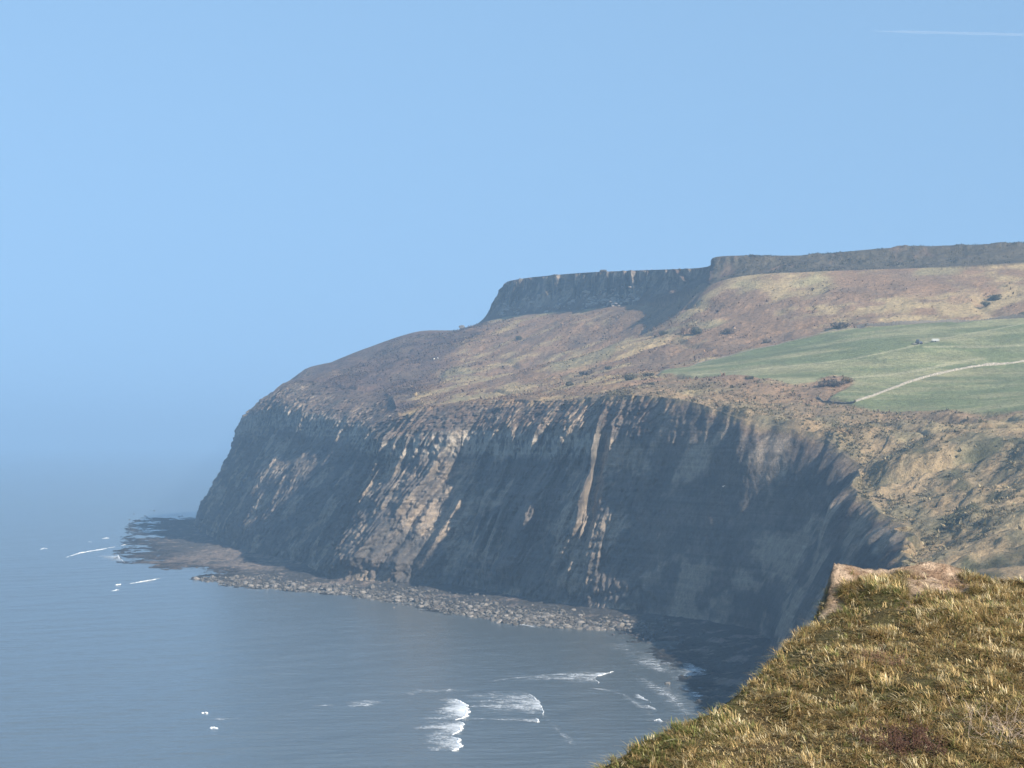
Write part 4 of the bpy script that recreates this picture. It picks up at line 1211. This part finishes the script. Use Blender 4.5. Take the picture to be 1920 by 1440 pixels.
vs_, fs_, ds_, b_ = [], [], [], 0
for k, (pix, wd_, dn_) in enumerate([([(762, 1126), (790, 1130), (812, 1137), (834, 1145)], 6, .8), ([(955, 1167), (985, 1172), (1012, 1181)], 5, .6), ([(420, 1100), (450, 1105), (500, 1109)], 5, .6),
                                     ([(1200, 1225), (1250, 1232), (1290, 1245), (1302, 1262), (1285, 1278)], 10, .8), ([(870, 1285), (960, 1274), (1040, 1267), (1118, 1263)], 5, .75), ([(1017, 1340), (1048, 1372), (1078, 1402)], 2.5, .42), ([(1100, 1290), (1160, 1300), (1200, 1325), (1232, 1350)], 3, .7), ([(560, 1330), (640, 1322)], 4, .6), ([(780, 1345), (900, 1350), (1000, 1352)], 4, .65), ([(1140, 1205), (1190, 1225), (1235, 1250), (1262, 1272)], 16, .72), ([(1180, 1260), (1225, 1285), (1262, 1312), (1290, 1345)], 7, .55), ([(1270, 1288), (1300, 1300), (1318, 1318), (1332, 1338)], 5, .75),
                                     ([(1130, 1190), (1160, 1200), (1180, 1215)], 6, .6), ([(1238, 1284), (1275, 1286), (1300, 1292)], 4, .6), ([(270, 972), (310, 968), (345, 962)], 9, .5),
                                     ([(1150, 1250), (1190, 1262), (1225, 1290), (1250, 1320)], 2, .45), ([(280, 990), (320, 985), (345, 990)], 7, .5), ([(255, 1017), (290, 1014), (320, 1008)], 6, .5)]):
    v, f, d = shore_foam(pix, wd_, 400 + k, dn_); vs_.append(v); fs_.append(f + b_); ds_.append(d); b_ += len(v)
so = mesh_np('shore_foam', np.vstack(vs_), np.vstack(fs_), M_lace, {'dens': np.concatenate(ds_)})
tag(so, kind='stuff')


# ------------------------------------------------------------------ rough grass and scrub on the near slipped ground
def scrub():
    r = np.random.default_rng(77)
    vi = np.where((zone >= 2.012) & (zone < 2.9))[0]
    n = 60000
    iu = r.integers(int(np.searchsorted(U, 2.6)), int(np.searchsorted(U, 10.5)), n); iv = vi[(len(vi) * r.random(n) ** 1.25).astype(int)]
    p = P[iu, iv] + np.column_stack([r.normal(0, 1.0, n), r.normal(0, 1.0, n), np.zeros(n)])
    k = (p[:, 0] < p[:, 1] * .245) & (p[:, 1] < 1250) & (fieldm[iu, iv] < .2)
    dens = .25 + .75 * smooth(-.1, .25, fbm2(p[:, 0] / 14, p[:, 1] / 20, 3, 171))
    k &= r.random(n) < dens
    p = p[k]
    ve = np.where((zone >= 3) & (zone < 4))[0]; n2 = 16000
    e = P[r.integers(int(np.searchsorted(U, 6.5)), int(np.searchsorted(U, 9.9)), n2), ve[r.integers(0, len(ve), n2)]]
    e = e[(smooth(-.15, .2, fbm2(e[:, 0] / 16, e[:, 1] / 16, 3, 178)) > r.random(len(e))) & (e[:, 0] < e[:, 1] * .245)]
    n = len(p) + len(e); nb = 6; far = np.arange(n) >= len(p); p = np.vstack([p, e])
    vm = np.where((zone >= 2.02) & (zone < 2.97))[0]; n3 = 90000
    iu = r.integers(int(np.searchsorted(U, 6.5)), int(np.searchsorted(U, 18.5)), n3); iv = vm[(len(vm) * r.random(n3) ** .8).astype(int)]
    e = P[iu, iv] + np.column_stack([r.normal(0, 1.5, n3), r.normal(0, 2.5, n3), np.zeros(n3)])
    km = (e[:, 0] < e[:, 1] * .245) & (fieldm[iu, iv] < .3) & (r.random(n3) < .15 + .85 * smooth(-.15, .3, fbm2(e[:, 0] / 22, e[:, 1] / 40, 4, 179)))
    e = e[km]; moor = np.concatenate([np.zeros(n, bool), np.ones(len(e), bool)]); ecl = col[iu, iv][km]
    p = np.vstack([p, e]); far = np.concatenate([far, np.zeros(len(e), bool)]); n = len(p)
    th = r.uniform(0, 6.28, n * nb); dirh = np.stack([np.cos(th), np.sin(th)], 1)
    base = np.where(r.random((n, 1)) < .35 + .3 * noise2(p[:, 0] / 20, p[:, 1] / 25, 175)[:, None], C(.13, .12, .07), np.where(r.random((n, 1)) < .3, C(.36, .29, .17), C(.24, .195, .115)))
    base[far] = C(.06, .058, .04)
    base[moor] = ecl * r.choice([.45, .7, 1.0, 1.35, 1.6], size=(len(ecl), 1))
    c = np.repeat(base * r.uniform(.7, 1.3, (n, 1)), nb, 0)
    ln = np.repeat(r.gamma(3, .22, n) * np.where(far, .75, 1) * np.where(moor, 1.05, 1), nb) * r.uniform(.6, 1.2, n * nb)
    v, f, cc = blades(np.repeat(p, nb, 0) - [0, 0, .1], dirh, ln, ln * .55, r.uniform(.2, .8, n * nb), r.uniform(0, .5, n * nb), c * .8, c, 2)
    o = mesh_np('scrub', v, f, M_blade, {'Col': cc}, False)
    tag(o, kind='stuff')


scrub()


# ------------------------------------------------------------------ contrail, far above the haze
def contrail():
    a = np.array(at(1630, 58, 30000)); b = np.array(at(2150, 71, 30000)); n = 60; na = 8
    V = np.zeros((n, na, 3)); t = np.linspace(0, 1, n)
    for k in range(na):
        an = 2 * math.pi * k / na; rad = 16 * (1 + .35 * noise2(t * 25, np.full(n, k * .4), 501)) * np.minimum(1, t * 6 + .1)
        V[:, k] = a + (b - a) * t[:, None] + np.column_stack([0 * t, rad * math.cos(an) * 2, rad * math.sin(an)])
    f = grid_faces(n, na).tolist(); i = np.arange(n * na).reshape(n, na)
    f += np.stack([i[:-1, -1], i[1:, -1], i[1:, 0], i[:-1, 0]], -1).tolist()
    s = NT('ice_cloud'); s.n.remove(s.b)
    d = s.new('ShaderNodeBsdfTranslucent'); d.inputs[0].default_value = (.9, .9, .9, 1); d2 = s.new('ShaderNodeBsdfDiffuse'); d2.inputs[0].default_value = (.9, .9, .9, 1)
    ad = s.new('ShaderNodeMixShader'); s.t.links.new(d.outputs[0], ad.inputs[1]); s.t.links.new(d2.outputs[0], ad.inputs[2])
    tr_ = s.new('ShaderNodeBsdfTransparent'); mx = s.new('ShaderNodeMixShader'); mx.inputs[0].default_value = .07
    s.t.links.new(tr_.outputs[0], mx.inputs[1]); s.t.links.new(ad.outputs[0], mx.inputs[2]); s.t.links.new(mx.outputs[0], s.out.inputs['Surface'])
    o = mesh_np('contrail', V.reshape(-1, 3), f, s.m)
    tag(o, 'thin white contrail high in the sky at the upper right', 'contrail')


contrail()


# ------------------------------------------------------------------ the air
def haze_box():
    bm = bmesh.new()
    bmesh.ops.create_cube(bm, size=1.0)
    x0, x1, y0, y1, z0, z1 = -40000, 40000, -40000, 40000, -12, 300
    for v in bm.verts:
        v.co = (x0 if v.co.x < 0 else x1, y0 if v.co.y < 0 else y1, z0 if v.co.z < 0 else z1)
    me = bpy.data.meshes.new('haze'); bm.to_mesh(me); bm.free()
    m = bpy.data.materials.new('haze_air'); m.use_nodes = True
    n = m.node_tree.nodes; n.remove(n['Principled BSDF'])
    v = n.new('ShaderNodeVolumePrincipled')
    v.inputs['Color'].default_value = (*HAZE_COLOR, 1); v.inputs['Density'].default_value = HAZE_DENSITY; v.inputs['Anisotropy'].default_value = HAZE_G
    m.node_tree.links.new(v.outputs[0], n['Material Output'].inputs['Volume'])
    me.materials.append(m)
    tag(link(bpy.data.objects.new('haze', me)), kind='stuff')
haze_box()
